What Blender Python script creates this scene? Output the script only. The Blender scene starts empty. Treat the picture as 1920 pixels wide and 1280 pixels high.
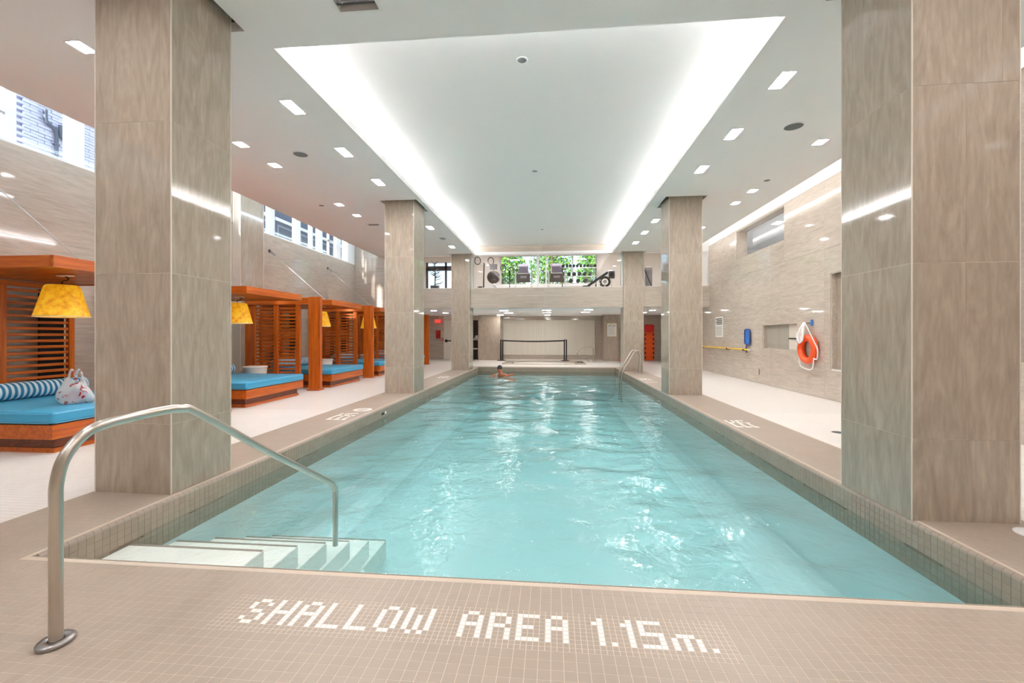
import bpy, bmesh, math, random
import numpy as np
from mathutils import Vector, Matrix

random.seed(7)
SC = bpy.context.scene
COL = SC.collection

# ------------------------------------------------------------------ camera
F_PX, YAW, HORIZON, EYE = 823.5, 0.0916, 628.0, 1.35
cam_d = bpy.data.cameras.new('camera')
cam_d.sensor_fit = 'HORIZONTAL'
cam_d.sensor_width = 36.0
cam_d.lens = 36.0 * F_PX / 1920.0
cam_d.shift_y = -(640.0 - HORIZON) / 1920.0
cam_d.clip_start = 0.05
cam_d.clip_end = 300
cam = bpy.data.objects.new('camera', cam_d)
cam.location = (0, 0, EYE)
cam.rotation_euler = (math.pi / 2, 0, YAW)
COL.objects.link(cam)
SC.camera = cam

# ------------------------------------------------------------------ world, sun, exposure
world = bpy.data.worlds.new('world')
SC.world = world
world.use_nodes = True
wn = world.node_tree.nodes
wl = world.node_tree.links
for n in list(wn):
    wn.remove(n)
w_out = wn.new('ShaderNodeOutputWorld')
w_bg = wn.new('ShaderNodeBackground')
w_sky = wn.new('ShaderNodeTexSky')
w_sky.sky_type = 'NISHITA'
w_sky.sun_disc = False
w_sky.sun_elevation = math.radians(42)
w_sky.sun_rotation = math.radians(200)
w_sky.air_density = 1.0
w_sky.dust_density = 2.0
w_bg.inputs['Strength'].default_value = 0.22
wl.new(w_sky.outputs[0], w_bg.inputs['Color'])
wl.new(w_bg.outputs[0], w_out.inputs['Surface'])

sun_d = bpy.data.lights.new('sun', 'SUN')
sun_d.energy = 9.0
sun_d.angle = math.radians(2.5)
sun_d.color = (1.0, 0.95, 0.88)
sun = bpy.data.objects.new('sun', sun_d)
sun.rotation_euler = Vector((0.22, 0.90, -0.40)).to_track_quat('-Z', 'Y').to_euler()
sun.location = (-20, -10, 20)
COL.objects.link(sun)

SC.view_settings.view_transform = 'Standard'
SC.view_settings.look = 'None'
SC.view_settings.gamma = 1.0
SC.view_settings.use_curve_mapping = False
SC.view_settings.exposure = 1.12
SC.cycles.max_bounces = 9
SC.cycles.diffuse_bounces = 5
SC.cycles.transparent_max_bounces = 16
SC.cycles.caustics_reflective = False
SC.cycles.caustics_refractive = False
COVE_E, DOWN_E, WASH_E, HALL_E, GYM_E = 34.0, 105.0, 7.0, 40.0, 24.0


# ------------------------------------------------------------------ helpers
class MB:
    """collects shapes; build() links them as ONE mesh object"""
    def __init__(s):
        s.v, s.f, s.sm = [], [], []

    def face(s, pts, smooth=False):
        k = len(s.v)
        s.v += [tuple(p) for p in pts]
        s.f.append(tuple(range(k, k + len(pts))))
        s.sm.append(smooth)

    def raw(s, verts, faces, smooth=False):
        k = len(s.v)
        s.v += [tuple(p) for p in verts]
        for f in faces:
            s.f.append(tuple(i + k for i in f))
            s.sm.append(smooth)
        return s

    def box(s, x0, x1, y0, y1, z0, z1):
        v = [(x0, y0, z0), (x1, y0, z0), (x1, y1, z0), (x0, y1, z0), (x0, y0, z1), (x1, y0, z1), (x1, y1, z1), (x0, y1, z1)]
        f = [(0, 3, 2, 1), (4, 5, 6, 7), (0, 1, 5, 4), (1, 2, 6, 5), (2, 3, 7, 6), (3, 0, 4, 7)]
        return s.raw(v, f)

    def bbox(s, x0, x1, y0, y1, z0, z1, b=0.005):
        """box with chamfered edges"""
        X, Y, Z = (x0, x1), (y0, y1), (z0, z1)
        bm = bmesh.new()
        bmesh.ops.create_cube(bm, size=1.0)
        for v in bm.verts:
            v.co = Vector((X[v.co.x > 0], Y[v.co.y > 0], Z[v.co.z > 0]))
        bmesh.ops.bevel(bm, geom=list(bm.edges), offset=b, segments=1, affect='EDGES', profile=0.5)
        s.bm(bm)
        return s

    def rbox(s, x0, x1, y0, y1, z0, z1, r=0.04, seg=4):
        X, Y, Z = (x0, x1), (y0, y1), (z0, z1)
        bm = bmesh.new()
        bmesh.ops.create_cube(bm, size=1.0)
        for v in bm.verts:
            v.co = Vector((X[v.co.x > 0], Y[v.co.y > 0], Z[v.co.z > 0]))
        bmesh.ops.bevel(bm, geom=list(bm.edges), offset=r, segments=seg, affect='EDGES', profile=0.5)
        s.bm(bm, True)
        return s

    def bm(s, bm, smooth=False, mat=None):
        bm.verts.ensure_lookup_table()
        for i, v in enumerate(bm.verts):
            v.index = i
        vs = [(mat @ v.co if mat else v.co)[:] for v in bm.verts]
        s.raw(vs, [tuple(v.index for v in f.verts) for f in bm.faces], smooth)
        bm.free()
        return s

    def tube(s, pts, r, seg=12, closed=False, cap=True, smooth=True):
        P = [Vector(p) for p in pts]
        n = len(P)
        rr = r if isinstance(r, (list, tuple)) else [r] * n
        rings = []
        up = None
        for i in range(n):
            if closed:
                t = (P[(i + 1) % n] - P[i - 1]).normalized()
            else:
                t = (P[min(i + 1, n - 1)] - P[max(i - 1, 0)]).normalized()
            if up is None:
                up = Vector((0, 0, 1)) if abs(t.z) < 0.9 else Vector((1, 0, 0))
            a = t.cross(up).normalized()
            b = a.cross(t).normalized()
            up = b
            rings.append([P[i] + (a * math.cos(q) + b * math.sin(q)) * rr[i] for q in [2 * math.pi * k / seg for k in range(seg)]])
        vs = [p for ring in rings for p in ring]
        fs = []
        m = n if closed else n - 1
        for i in range(m):
            j = (i + 1) % n
            for k in range(seg):
                l = (k + 1) % seg
                fs.append((i * seg + k, i * seg + l, j * seg + l, j * seg + k))
        s.raw(vs, fs, smooth)
        if cap and not closed:
            s.face(list(reversed(rings[0])))
            s.face(rings[-1])
        return s

    def cyl(s, p0, p1, r, seg=16, smooth=True):
        return s.tube([p0, p1], r, seg, smooth=smooth)

    def lathe(s, prof, c=(0, 0, 0), seg=32, smooth=True, sx=1.0, sy=1.0):
        vs, fs = [], []
        n = len(prof)
        for k in range(seg):
            q = 2 * math.pi * k / seg
            for r, z in prof:
                vs.append((c[0] + sx * r * math.cos(q), c[1] + sy * r * math.sin(q), c[2] + z))
        for k in range(seg):
            l = (k + 1) % seg
            for i in range(n - 1):
                fs.append((k * n + i, l * n + i, l * n + i + 1, k * n + i + 1))
        return s.raw(vs, fs, smooth)

    def disc(s, c, r, seg=24, flip=False, sx=1, sy=1):
        p = [(c[0] + sx * r * math.cos(2 * math.pi * k / seg), c[1] + sy * r * math.sin(2 * math.pi * k / seg), c[2]) for k in range(seg)]
        s.face(p[::-1] if flip else p)
        return s

    def prism(s, poly, axis, t0, t1):
        """poly: 2D points; axis: the extrusion axis ('x': (y,z), 'y': (x,z), 'z': (x,y))"""
        def P(a, b, t):
            return {'x': (t, a, b), 'y': (a, t, b), 'z': (a, b, t)}[axis]
        n = len(poly)
        vs = [P(a, b, t0) for a, b in poly] + [P(a, b, t1) for a, b in poly]
        fs = [tuple(range(n))[::-1], tuple(range(n, 2 * n))] + [(i, (i + 1) % n, n + (i + 1) % n, n + i) for i in range(n)]
        return s.raw(vs, fs)

    def mesh(s, name):
        me = bpy.data.meshes.new(name)
        me.from_pydata(s.v, [], s.f)
        me.polygons.foreach_set('use_smooth', s.sm)
        bm = bmesh.new()
        bm.from_mesh(me)
        bmesh.ops.recalc_face_normals(bm, faces=bm.faces)
        bm.to_mesh(me)
        bm.free()
        me.update()
        return me

    def build(s, name, mat, parent=None, weld=False, loc=None):
        if weld:
            pass
        me = s.mesh(name)
        return link(name, me, mat, parent, loc)


def link(name, me, mat, parent=None, loc=None):
    o = bpy.data.objects.new(name, me)
    COL.objects.link(o)
    if mat is not None and not me.materials:
        me.materials.append(mat)
    if parent is not None:
        o.parent = parent
    if loc is not None:
        o.location = loc
    return o


def tag(o, label, cat=None, group=None, kind=None):
    if label:
        o['label'] = label
    if cat:
        o['category'] = cat
    if group:
        o['group'] = group
    if kind:
        o['kind'] = kind
    return o


def empty(name, loc, label, cat, group=None, rz=0.0):
    o = bpy.data.objects.new(name, None)
    o.empty_display_size = 0.1
    COL.objects.link(o)
    o.location = loc
    o.rotation_euler = (0, 0, rz)
    return tag(o, label, cat, group)


def copy_tree(o, parent=None):
    c = o.copy()
    COL.objects.link(c)
    if parent is not None:
        c.parent = parent
    for ch in list(o.children):
        copy_tree(ch, c)
    return c


def holed(mb, axis, u0, u1, v0, v1, t0, t1, holes):
    """slab with rectangular holes; axis z: (x,y), x: (y,z), y: (x,z)"""
    def P(a, b, t):
        return {'x': (t, a, b), 'y': (a, t, b), 'z': (a, b, t)}[axis]
    us = sorted({round(c, 4) for c in [u0, u1] + [h[0] for h in holes] + [h[1] for h in holes] if u0 - 1e-6 <= c <= u1 + 1e-6})
    vs = sorted({round(c, 4) for c in [v0, v1] + [h[2] for h in holes] + [h[3] for h in holes] if v0 - 1e-6 <= c <= v1 + 1e-6})
    nu, nv = len(us) - 1, len(vs) - 1
    solid = np.ones((nu, nv), bool)
    for i in range(nu):
        for j in range(nv):
            cu, cv = (us[i] + us[i + 1]) / 2, (vs[j] + vs[j + 1]) / 2
            for h in holes:
                if h[0] < cu < h[1] and h[2] < cv < h[3]:
                    solid[i, j] = False
                    break
    idx = {}
    V, Fc = [], []

    def vid(i, j, k):
        key = (i, j, k)
        if key not in idx:
            idx[key] = len(V)
            V.append(P(us[i], vs[j], (t0, t1)[k]))
        return idx[key]
    for i in range(nu):
        for j in range(nv):
            if not solid[i, j]:
                continue
            for k in (0, 1):
                Fc.append((vid(i, j, k), vid(i + 1, j, k), vid(i + 1, j + 1, k), vid(i, j + 1, k)))
            for di, dj, e in ((-1, 0, ((i, j), (i, j + 1))), (1, 0, ((i + 1, j), (i + 1, j + 1))), (0, -1, ((i, j), (i + 1, j))), (0, 1, ((i, j + 1), (i + 1, j + 1)))):
                a, b = i + di, j + dj
                if 0 <= a < nu and 0 <= b < nv and solid[a, b]:
                    continue
                Fc.append((vid(*e[0], 0), vid(*e[1], 0), vid(*e[1], 1), vid(*e[0], 1)))
    mb.raw(V, Fc)
    return mb


def cut_rects(rects, holes):
    """rects (u0,u1,v0,v1) minus holes, as rectangles"""
    out = list(rects)
    for h in holes:
        nxt = []
        for r in out:
            a, b, c, d = max(r[0], h[0]), min(r[1], h[1]), max(r[2], h[2]), min(r[3], h[3])
            if a >= b or c >= d:
                nxt.append(r)
                continue
            if r[0] < a: nxt.append((r[0], a, r[2], r[3]))
            if b < r[1]: nxt.append((b, r[1], r[2], r[3]))
            if r[2] < c: nxt.append((a, b, r[2], c))
            if d < r[3]: nxt.append((a, b, d, r[3]))
        out = nxt
    return [r for r in out if r[1] - r[0] > 0.03 and r[3] - r[2] > 0.03]


def smooth_path(pts, n=6):
    P = [Vector(p) for p in pts]
    out = []
    for i in range(len(P) - 1):
        p0, p1, p2, p3 = P[max(i - 1, 0)], P[i], P[i + 1], P[min(i + 2, len(P) - 1)]
        for k in range(n):
            t = k / n
            out.append(0.5 * ((2 * p1) + (-p0 + p2) * t + (2 * p0 - 5 * p1 + 4 * p2 - p3) * t * t + (-p0 + 3 * p1 - 3 * p2 + p3) * t ** 3))
    out.append(P[-1])
    return out


# ------------------------------------------------------------------ materials
M = {}


def srgb(r, g, b):
    f = lambda c: (c / 255 / 12.92) if c / 255 <= 0.04045 else ((c / 255 + 0.055) / 1.055) ** 2.4
    return (f(r), f(g), f(b), 1.0)


def new_mat(name):
    m = bpy.data.materials.new(name)
    m.use_nodes = True
    nt = m.node_tree
    for n in list(nt.nodes):
        nt.nodes.remove(n)
    out = nt.nodes.new('ShaderNodeOutputMaterial')
    M[name] = m
    return m, nt, out


def principled(nt, out, col, rough=0.5, metal=0.0, spec=0.5):
    p = nt.nodes.new('ShaderNodeBsdfPrincipled')
    p.inputs['Base Color'].default_value = col
    p.inputs['Roughness'].default_value = rough
    p.inputs['Metallic'].default_value = metal
    p.inputs['Specular IOR Level'].default_value = spec
    nt.links.new(p.outputs[0], out.inputs['Surface'])
    return p


def plain(name, col, rough=0.5, metal=0.0, spec=0.5, var=0.06, vscale=18.0, bump=0.0, bscale=60.0):
    """one colour with a faint mottling and optional fine relief"""
    m, nt, out = new_mat(name)
    p = principled(nt, out, col, rough, metal, spec)
    geo = nt.nodes.new('ShaderNodeNewGeometry')
    nz = nt.nodes.new('ShaderNodeTexNoise')
    nz.inputs['Scale'].default_value = vscale
    nz.inputs['Detail'].default_value = 3
    nt.links.new(geo.outputs['Position'], nz.inputs['Vector'])
    mr = nt.nodes.new('ShaderNodeMapRange')
    mr.inputs['To Min'].default_value = 1 - var
    mr.inputs['To Max'].default_value = 1 + var
    nt.links.new(nz.outputs[0], mr.inputs[0])
    mx = nt.nodes.new('ShaderNodeVectorMath')
    mx.operation = 'SCALE'
    mx.inputs[0].default_value = col[:3]
    nt.links.new(mr.outputs[0], mx.inputs['Scale'])
    nt.links.new(mx.outputs[0], p.inputs['Base Color'])
    if bump:
        n2 = nt.nodes.new('ShaderNodeTexNoise')
        n2.inputs['Scale'].default_value = bscale
        n2.inputs['Detail'].default_value = 4
        nt.links.new(geo.outputs['Position'], n2.inputs['Vector'])
        b = nt.nodes.new('ShaderNodeBump')
        b.inputs['Strength'].default_value = bump
        b.inputs['Distance'].default_value = 0.01
        nt.links.new(n2.outputs[0], b.inputs['Height'])
        nt.links.new(b.outputs[0], p.inputs['Normal'])
    return m


def grain(name, cols, scale, rough=0.3, spec=0.5, dist=1.2, detail=6.0, bump=0.0, fine=None, poss=(0.24, 0.5, 0.76), waves=0.0, rand=7.0):
    """stretched noise: stone veins or wood grain, in world position, shifted per piece"""
    m, nt, out = new_mat(name)
    p = principled(nt, out, cols[1], rough, 0, spec)
    geo = nt.nodes.new('ShaderNodeNewGeometry')
    oi = nt.nodes.new('ShaderNodeObjectInfo')
    mu = nt.nodes.new('ShaderNodeMath')
    mu.operation = 'MULTIPLY'
    mu.inputs[1].default_value = rand
    nt.links.new(oi.outputs['Random'], mu.inputs[0])
    mp = nt.nodes.new('ShaderNodeVectorMath')
    mp.operation = 'MULTIPLY'
    mp.inputs[1].default_value = scale
    nt.links.new(geo.outputs['Position'], mp.inputs[0])
    ad = nt.nodes.new('ShaderNodeVectorMath')
    ad.operation = 'ADD'
    nt.links.new(mp.outputs[0], ad.inputs[0])
    nt.links.new(mu.outputs[0], ad.inputs[1])
    nz = nt.nodes.new('ShaderNodeTexNoise')
    nz.inputs['Scale'].default_value = 1.0
    nz.inputs['Detail'].default_value = detail
    nz.inputs['Roughness'].default_value = 0.62
    nz.inputs['Distortion'].default_value = dist
    nt.links.new(ad.outputs[0], nz.inputs['Vector'])
    cr = nt.nodes.new('ShaderNodeValToRGB')
    e = cr.color_ramp.elements
    e[0].position, e[0].color = poss[0], cols[0]
    e[1].position, e[1].color = poss[2], cols[2]
    k = e.new(poss[1])
    k.color = cols[1]
    nt.links.new(nz.outputs[0], cr.inputs[0])
    src = cr.outputs[0]
    if fine:
        m2 = nt.nodes.new('ShaderNodeVectorMath')
        m2.operation = 'MULTIPLY'
        m2.inputs[1].default_value = fine
        nt.links.new(ad.outputs[0], m2.inputs[0])
        n2 = nt.nodes.new('ShaderNodeTexNoise')
        n2.inputs['Scale'].default_value = 1.0
        n2.inputs['Detail'].default_value = 4.0
        nt.links.new(m2.outputs[0], n2.inputs['Vector'])
        mr = nt.nodes.new('ShaderNodeMapRange')
        mr.inputs['From Min'].default_value = 0.3
        mr.inputs['From Max'].default_value = 0.7
        mr.inputs['To Min'].default_value = 0.90
        mr.inputs['To Max'].default_value = 1.08
        nt.links.new(n2.outputs[0], mr.inputs[0])
        sc = nt.nodes.new('ShaderNodeVectorMath')
        sc.operation = 'SCALE'
        nt.links.new(src, sc.inputs[0])
        nt.links.new(mr.outputs[0], sc.inputs['Scale'])
        src = sc.outputs[0]
    nt.links.new(src, p.inputs['Base Color'])
    if bump:
        b = nt.nodes.new('ShaderNodeBump')
        b.inputs['Strength'].default_value = bump
        b.inputs['Distance'].default_value = 0.004
        nt.links.new(nz.outputs[0], b.inputs['Height'])
        nt.links.new(b.outputs[0], p.inputs['Normal'])
    return m


def emit(name, col, strength):
    m, nt, out = new_mat(name)
    e = nt.nodes.new('ShaderNodeEmission')
    e.inputs['Color'].default_value = col
    e.inputs['Strength'].default_value = strength
    nt.links.new(e.outputs[0], out.inputs['Surface'])
    return m


def thin_glass(name, tint=(1, 1, 1, 1), ior=1.45, rough=0.0, boost=1.0):
    m, nt, out = new_mat(name)
    tr = nt.nodes.new('ShaderNodeBsdfTransparent')
    tr.inputs['Color'].default_value = tint
    gl = nt.nodes.new('ShaderNodeBsdfGlossy')
    gl.inputs['Roughness'].default_value = rough
    fr = nt.nodes.new('ShaderNodeFresnel')
    fr.inputs['IOR'].default_value = ior
    ml = nt.nodes.new('ShaderNodeMath')
    ml.operation = 'MULTIPLY'
    ml.use_clamp = True
    ml.inputs[1].default_value = boost
    mx = nt.nodes.new('ShaderNodeMixShader')
    geo = nt.nodes.new('ShaderNodeNewGeometry')
    bf = nt.nodes.new('ShaderNodeMath')
    bf.operation = 'MULTIPLY_ADD'
    bf.inputs[1].default_value = -1.0
    bf.inputs[2].default_value = 1.0
    nt.links.new(geo.outputs['Backfacing'], bf.inputs[0])
    m2 = nt.nodes.new('ShaderNodeMath')
    m2.operation = 'MULTIPLY'
    nt.links.new(fr.outputs[0], ml.inputs[0])
    nt.links.new(ml.outputs[0], m2.inputs[0])
    nt.links.new(bf.outputs[0], m2.inputs[1])
    nt.links.new(m2.outputs[0], mx.inputs[0])
    nt.links.new(tr.outputs[0], mx.inputs[1])
    nt.links.new(gl.outputs[0], mx.inputs[2])
    nt.links.new(mx.outputs[0], out.inputs['Surface'])
    return m


ST = (srgb(161, 147, 132), srgb(174, 160, 145), srgb(186, 173, 158))
SH = (srgb(178, 166, 152), srgb(192, 180, 167), srgb(203, 192, 180))
grain('stone_vertical', ST, (5.0, 5.0, 1.1), rough=0.05, spec=0.5, dist=2.6, fine=(7, 7, 5))
grain('stone_along_y', SH, (5.0, 0.9, 6.0), rough=0.05, spec=0.5, dist=2.2, fine=(6, 4, 9))
grain('stone_along_x', SH, (0.8, 6.0, 7.0), rough=0.06, spec=0.5, dist=1.5, fine=(2.5, 6, 9))
grain('reeded_panel', (srgb(216, 208, 194), srgb(230, 224, 212), srgb(240, 235, 224)), (22, 22, 0.25), rough=0.45, dist=0.2)
grain('niche_panel', (srgb(150, 144, 132), srgb(168, 162, 150), srgb(182, 176, 164)), (22, 22, 0.25), rough=0.3, dist=0.2)
WD = (srgb(148, 64, 12), srgb(190, 90, 20), srgb(212, 116, 36))
grain('wood_along_x', WD, (1.2, 22, 22), rough=0.32, dist=0.7, fine=(3, 5, 5))
grain('wood_along_y', WD, (22, 1.2, 22), rough=0.32, dist=0.7, fine=(5, 3, 5))
grain('wood_along_z', WD, (22, 22, 1.2), rough=0.32, dist=0.7, fine=(5, 5, 3))
grain('wood_dark', (srgb(78, 34, 14), srgb(112, 54, 26), srgb(138, 72, 36)), (16, 1.5, 30), rough=0.4, dist=0.6)
plain('ceiling_paint', srgb(242, 241, 241), rough=0.85, var=0.012, vscale=3)
plain('white_paint', srgb(236, 236, 236), rough=0.55, var=0.015)
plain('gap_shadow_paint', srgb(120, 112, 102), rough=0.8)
plain('joint_filler', srgb(206, 194, 180), rough=0.7, var=0.03)
plain('trim_light', srgb(222, 214, 202), rough=0.3, var=0.02)
plain('grout_light', srgb(205, 190, 175), rough=0.9, var=0.05, vscale=30)
plain('grout_white', srgb(206, 200, 194), rough=0.9, var=0.04, vscale=30)
plain('grout_dark', srgb(150, 126, 108), rough=0.9, var=0.05, vscale=30)
plain('pool_plaster', srgb(212, 224, 225), rough=0.7, var=0.03, vscale=2.0)
plain('step_plaster', srgb(236, 234, 228), rough=0.7, var=0.02, vscale=4.0)
plain('step_nosing', srgb(150, 138, 126), rough=0.6)
plain('blue_vinyl', srgb(62, 158, 200), rough=0.32, var=0.05, vscale=9, bump=0.12, bscale=35)
plain('blue_piping', srgb(108, 190, 222), rough=0.4)
plain('black_metal', srgb(34, 31, 30), rough=0.4, spec=0.5)
plain('black_rubber', srgb(26, 26, 28), rough=0.7)
plain('dark_grey', srgb(70, 70, 76), rough=0.5)
plain('mid_grey', srgb(128, 128, 134), rough=0.45)
plain('charcoal_wood', srgb(60, 46, 38), rough=0.5)
plain('silver', srgb(196, 198, 202), rough=0.3, metal=0.6)
plain('ring_orange', srgb(236, 84, 24), rough=0.35, var=0.04)
plain('board_orange', srgb(228, 84, 18), rough=0.4, var=0.05)
plain('vest_red', srgb(212, 34, 26), rough=0.6, var=0.1)
plain('rope_white', srgb(240, 240, 238), rough=0.8, bump=0.3, bscale=200)
plain('pole_yellow', srgb(238, 196, 30), rough=0.35)
plain('net_blue', srgb(52, 124, 200), rough=0.5)
plain('hook_blue', srgb(34, 54, 132), rough=0.4)
plain('sign_white', srgb(238, 236, 230), rough=0.5)
plain('sign_ink', srgb(56, 52, 50), rough=0.6)
plain('sign_ink_grey', srgb(150, 148, 144), rough=0.6)
plain('sign_frame', srgb(226, 210, 166), rough=0.5)
plain('alarm_red', srgb(176, 22, 30), rough=0.4)
plain('drum_white', srgb(232, 226, 218), rough=0.55)
plain('towel_white', srgb(244, 244, 242), rough=0.9, bump=0.4, bscale=90)
plain('stone_brown', srgb(86, 66, 52), rough=0.4, var=0.2, vscale=9)
plain('skin', srgb(206, 122, 88), rough=0.5)
plain('cap_black', srgb(40, 38, 48), rough=0.35)
plain('swim_top', srgb(176, 206, 196), rough=0.6)
plain('leaf_green', srgb(88, 132, 38), rough=0.6, var=0.55, vscale=2.2)
plain('leaf_dark', srgb(62, 100, 36), rough=0.6, var=0.4, vscale=3)
plain('bark', srgb(92, 78, 66), rough=0.9, var=0.2)
plain('facade_pale', srgb(206, 206, 222), rough=0.8, var=0.06, vscale=3)
plain('facade_mortar', srgb(140, 142, 172), rough=0.9)
plain('facade_grey', srgb(86, 92, 104), rough=0.6, var=0.1, vscale=1.5)
plain('ground_grey', srgb(120, 122, 118), rough=0.9)
plain('gym_floor', srgb(190, 160, 130), rough=0.5)
plain('speaker_grille', srgb(120, 120, 122), rough=0.8, bump=0.5, bscale=400)
plain('vent_dark', srgb(74, 74, 72), rough=0.6)
plain('plate_steel', srgb(168, 166, 164), rough=0.28, metal=0.9)
plain('screen_violet', srgb(104, 96, 116), rough=0.3)
plain('cushion_dark', srgb(74, 66, 62), rough=0.5)

# brushed steel
m, nt, out = new_mat('steel')
p = principled(nt, out, srgb(196, 188, 178), 0.24, 1.0)
geo = nt.nodes.new('ShaderNodeNewGeometry')
nz = nt.nodes.new('ShaderNodeTexNoise')
nz.inputs['Scale'].default_value = 90
nz.inputs['Detail'].default_value = 2
nt.links.new(geo.outputs['Position'], nz.inputs['Vector'])
mr = nt.nodes.new('ShaderNodeMapRange')
mr.inputs['To Min'].default_value = 0.28
mr.inputs['To Max'].default_value = 0.31
nt.links.new(nz.outputs[0], mr.inputs[0])
nt.links.new(mr.outputs[0], p.inputs['Roughness'])


def tile_mat(name, col, var, rough, spec=0.45, dirt=0.0):
    """glazed tile: each piece a slightly different shade"""
    m, nt, out = new_mat(name)
    p = principled(nt, out, col, rough, 0, spec)
    geo = nt.nodes.new('ShaderNodeNewGeometry')
    oi = nt.nodes.new('ShaderNodeObjectInfo')
    ad = nt.nodes.new('ShaderNodeMath')
    ad.operation = 'ADD'
    nt.links.new(geo.outputs['Random Per Island'], ad.inputs[0])
    nt.links.new(oi.outputs['Random'], ad.inputs[1])
    fr = nt.nodes.new('ShaderNodeMath')
    fr.operation = 'FRACT'
    nt.links.new(ad.outputs[0], fr.inputs[0])
    mr = nt.nodes.new('ShaderNodeMapRange')
    mr.inputs['To Min'].default_value = 1 - var
    mr.inputs['To Max'].default_value = 1 + var
    nt.links.new(fr.outputs[0], mr.inputs[0])
    sc = nt.nodes.new('ShaderNodeVectorMath')
    sc.operation = 'SCALE'
    sc.inputs[0].default_value = col[:3]
    nt.links.new(mr.outputs[0], sc.inputs['Scale'])
    nz = nt.nodes.new('ShaderNodeTexNoise')
    nz.inputs['Scale'].default_value = 2.2
    nz.inputs['Detail'].default_value = 5
    nt.links.new(geo.outputs['Position'], nz.inputs['Vector'])
    m2 = nt.nodes.new('ShaderNodeMapRange')
    m2.inputs['From Min'].default_value = 0.3
    m2.inputs['From Max'].default_value = 0.7
    m2.inputs['To Min'].default_value = 1 - dirt
    m2.inputs['To Max'].default_value = 1 + dirt
    nt.links.new(nz.outputs[0], m2.inputs[0])
    s2 = nt.nodes.new('ShaderNodeVectorMath')
    s2.operation = 'SCALE'
    nt.links.new(sc.outputs[0], s2.inputs[0])
    nt.links.new(m2.outputs[0], s2.inputs['Scale'])
    nt.links.new(s2.outputs[0], p.inputs['Base Color'])
    return m


tile_mat('deck_tile', srgb(167, 152, 138), 0.02, 0.42, dirt=0.04)
tile_mat('letter_tile', srgb(244, 240, 234), 0.02, 0.35)
tile_mat('floor_tile', srgb(234, 229, 224), 0.015, 0.33, dirt=0.02)
tile_mat('pool_tile', srgb(166, 150, 134), 0.05, 0.25, dirt=0.05)

# far floor: grid of the same small tiles as flat pattern where they are too small to pick apart
def grid_floor(name, c1, c2, pitch):
    m, nt, out = new_mat(name)
    p = principled(nt, out, c1, 0.33, 0, 0.45)
    geo = nt.nodes.new('ShaderNodeNewGeometry')
    br = nt.nodes.new('ShaderNodeTexBrick')
    br.offset = 0.0
    br.inputs['Color1'].default_value = c1
    br.inputs['Color2'].default_value = tuple(c * 0.97 for c in c1[:3]) + (1,)
    br.inputs['Mortar'].default_value = c2
    br.inputs['Scale'].default_value = 1.0
    br.inputs['Mortar Size'].default_value = 0.0016
    br.inputs['Brick Width'].default_value = pitch
    br.inputs['Row Height'].default_value = pitch
    nt.links.new(geo.outputs['Position'], br.inputs['Vector'])
    nt.links.new(br.outputs['Color'], p.inputs['Base Color'])
    return m


U = 0.02663           # small mosaic pitch
T = 2 * U             # deck tile pitch
grid_floor('floor_grid', srgb(232, 227, 222), srgb(206, 200, 194), T)

# water
m, nt, out = new_mat('water')
tr = nt.nodes.new('ShaderNodeBsdfTransparent')
tr.inputs['Color'].default_value = (0.96, 1.0, 1.0, 1)
gl = nt.nodes.new('ShaderNodeBsdfGlossy')
gl.inputs['Roughness'].default_value = 0.035
fr = nt.nodes.new('ShaderNodeFresnel')
fr.inputs['IOR'].default_value = 1.33
mx = nt.nodes.new('ShaderNodeMixShader')
geo = nt.nodes.new('ShaderNodeNewGeometry')
nz = nt.nodes.new('ShaderNodeTexNoise')
nz.inputs['Scale'].default_value = 7.0
nz.inputs['Detail'].default_value = 3.0
nz.inputs['Distortion'].default_value = 1.0
nt.links.new(geo.outputs['Position'], nz.inputs['Vector'])
bp = nt.nodes.new('ShaderNodeBump')
bp.inputs['Strength'].default_value = 0.24
bp.inputs['Distance'].default_value = 0.05
nt.links.new(nz.outputs[0], bp.inputs['Height'])
for n in (gl, fr):
    nt.links.new(bp.outputs[0], n.inputs['Normal'])
bf = nt.nodes.new('ShaderNodeMath')
bf.operation = 'SUBTRACT'
bf.inputs[0].default_value = 1.0
nt.links.new(geo.outputs['Backfacing'], bf.inputs[1])
ff = nt.nodes.new('ShaderNodeMath')
ff.operation = 'MULTIPLY'
nt.links.new(fr.outputs[0], ff.inputs[0])
nt.links.new(bf.outputs[0], ff.inputs[1])
nt.links.new(ff.outputs[0], mx.inputs[0])
nt.links.new(tr.outputs[0], mx.inputs[1])
nt.links.new(gl.outputs[0], mx.inputs[2])
nt.links.new(mx.outputs[0], out.inputs['Surface'])
va = nt.nodes.new('ShaderNodeVolumeAbsorption')
va.inputs['Color'].default_value = (0.12, 0.70, 0.73, 1)
va.inputs['Density'].default_value = 0.175
nt.links.new(va.outputs[0], out.inputs['Volume'])

# lampshade: mottled parchment lit from within
m, nt, out = new_mat('shade_parchment')
geo = nt.nodes.new('ShaderNodeNewGeometry')
nz = nt.nodes.new('ShaderNodeTexNoise')
nz.inputs['Scale'].default_value = 16
nz.inputs['Detail'].default_value = 5
nt.links.new(geo.outputs['Position'], nz.inputs['Vector'])
cr = nt.nodes.new('ShaderNodeValToRGB')
cr.color_ramp.elements[0].position, cr.color_ramp.elements[0].color = 0.32, srgb(214, 140, 10)
cr.color_ramp.elements[1].position, cr.color_ramp.elements[1].color = 0.68, srgb(252, 200, 44)
nt.links.new(nz.outputs[0], cr.inputs[0])
p = principled(nt, out, (1, 0.7, 0.1, 1), 0.5)
nt.links.new(cr.outputs[0], p.inputs['Base Color'])
nt.links.new(cr.outputs[0], p.inputs['Emission Color'])
p.inputs['Emission Strength'].default_value = 0.22

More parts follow.
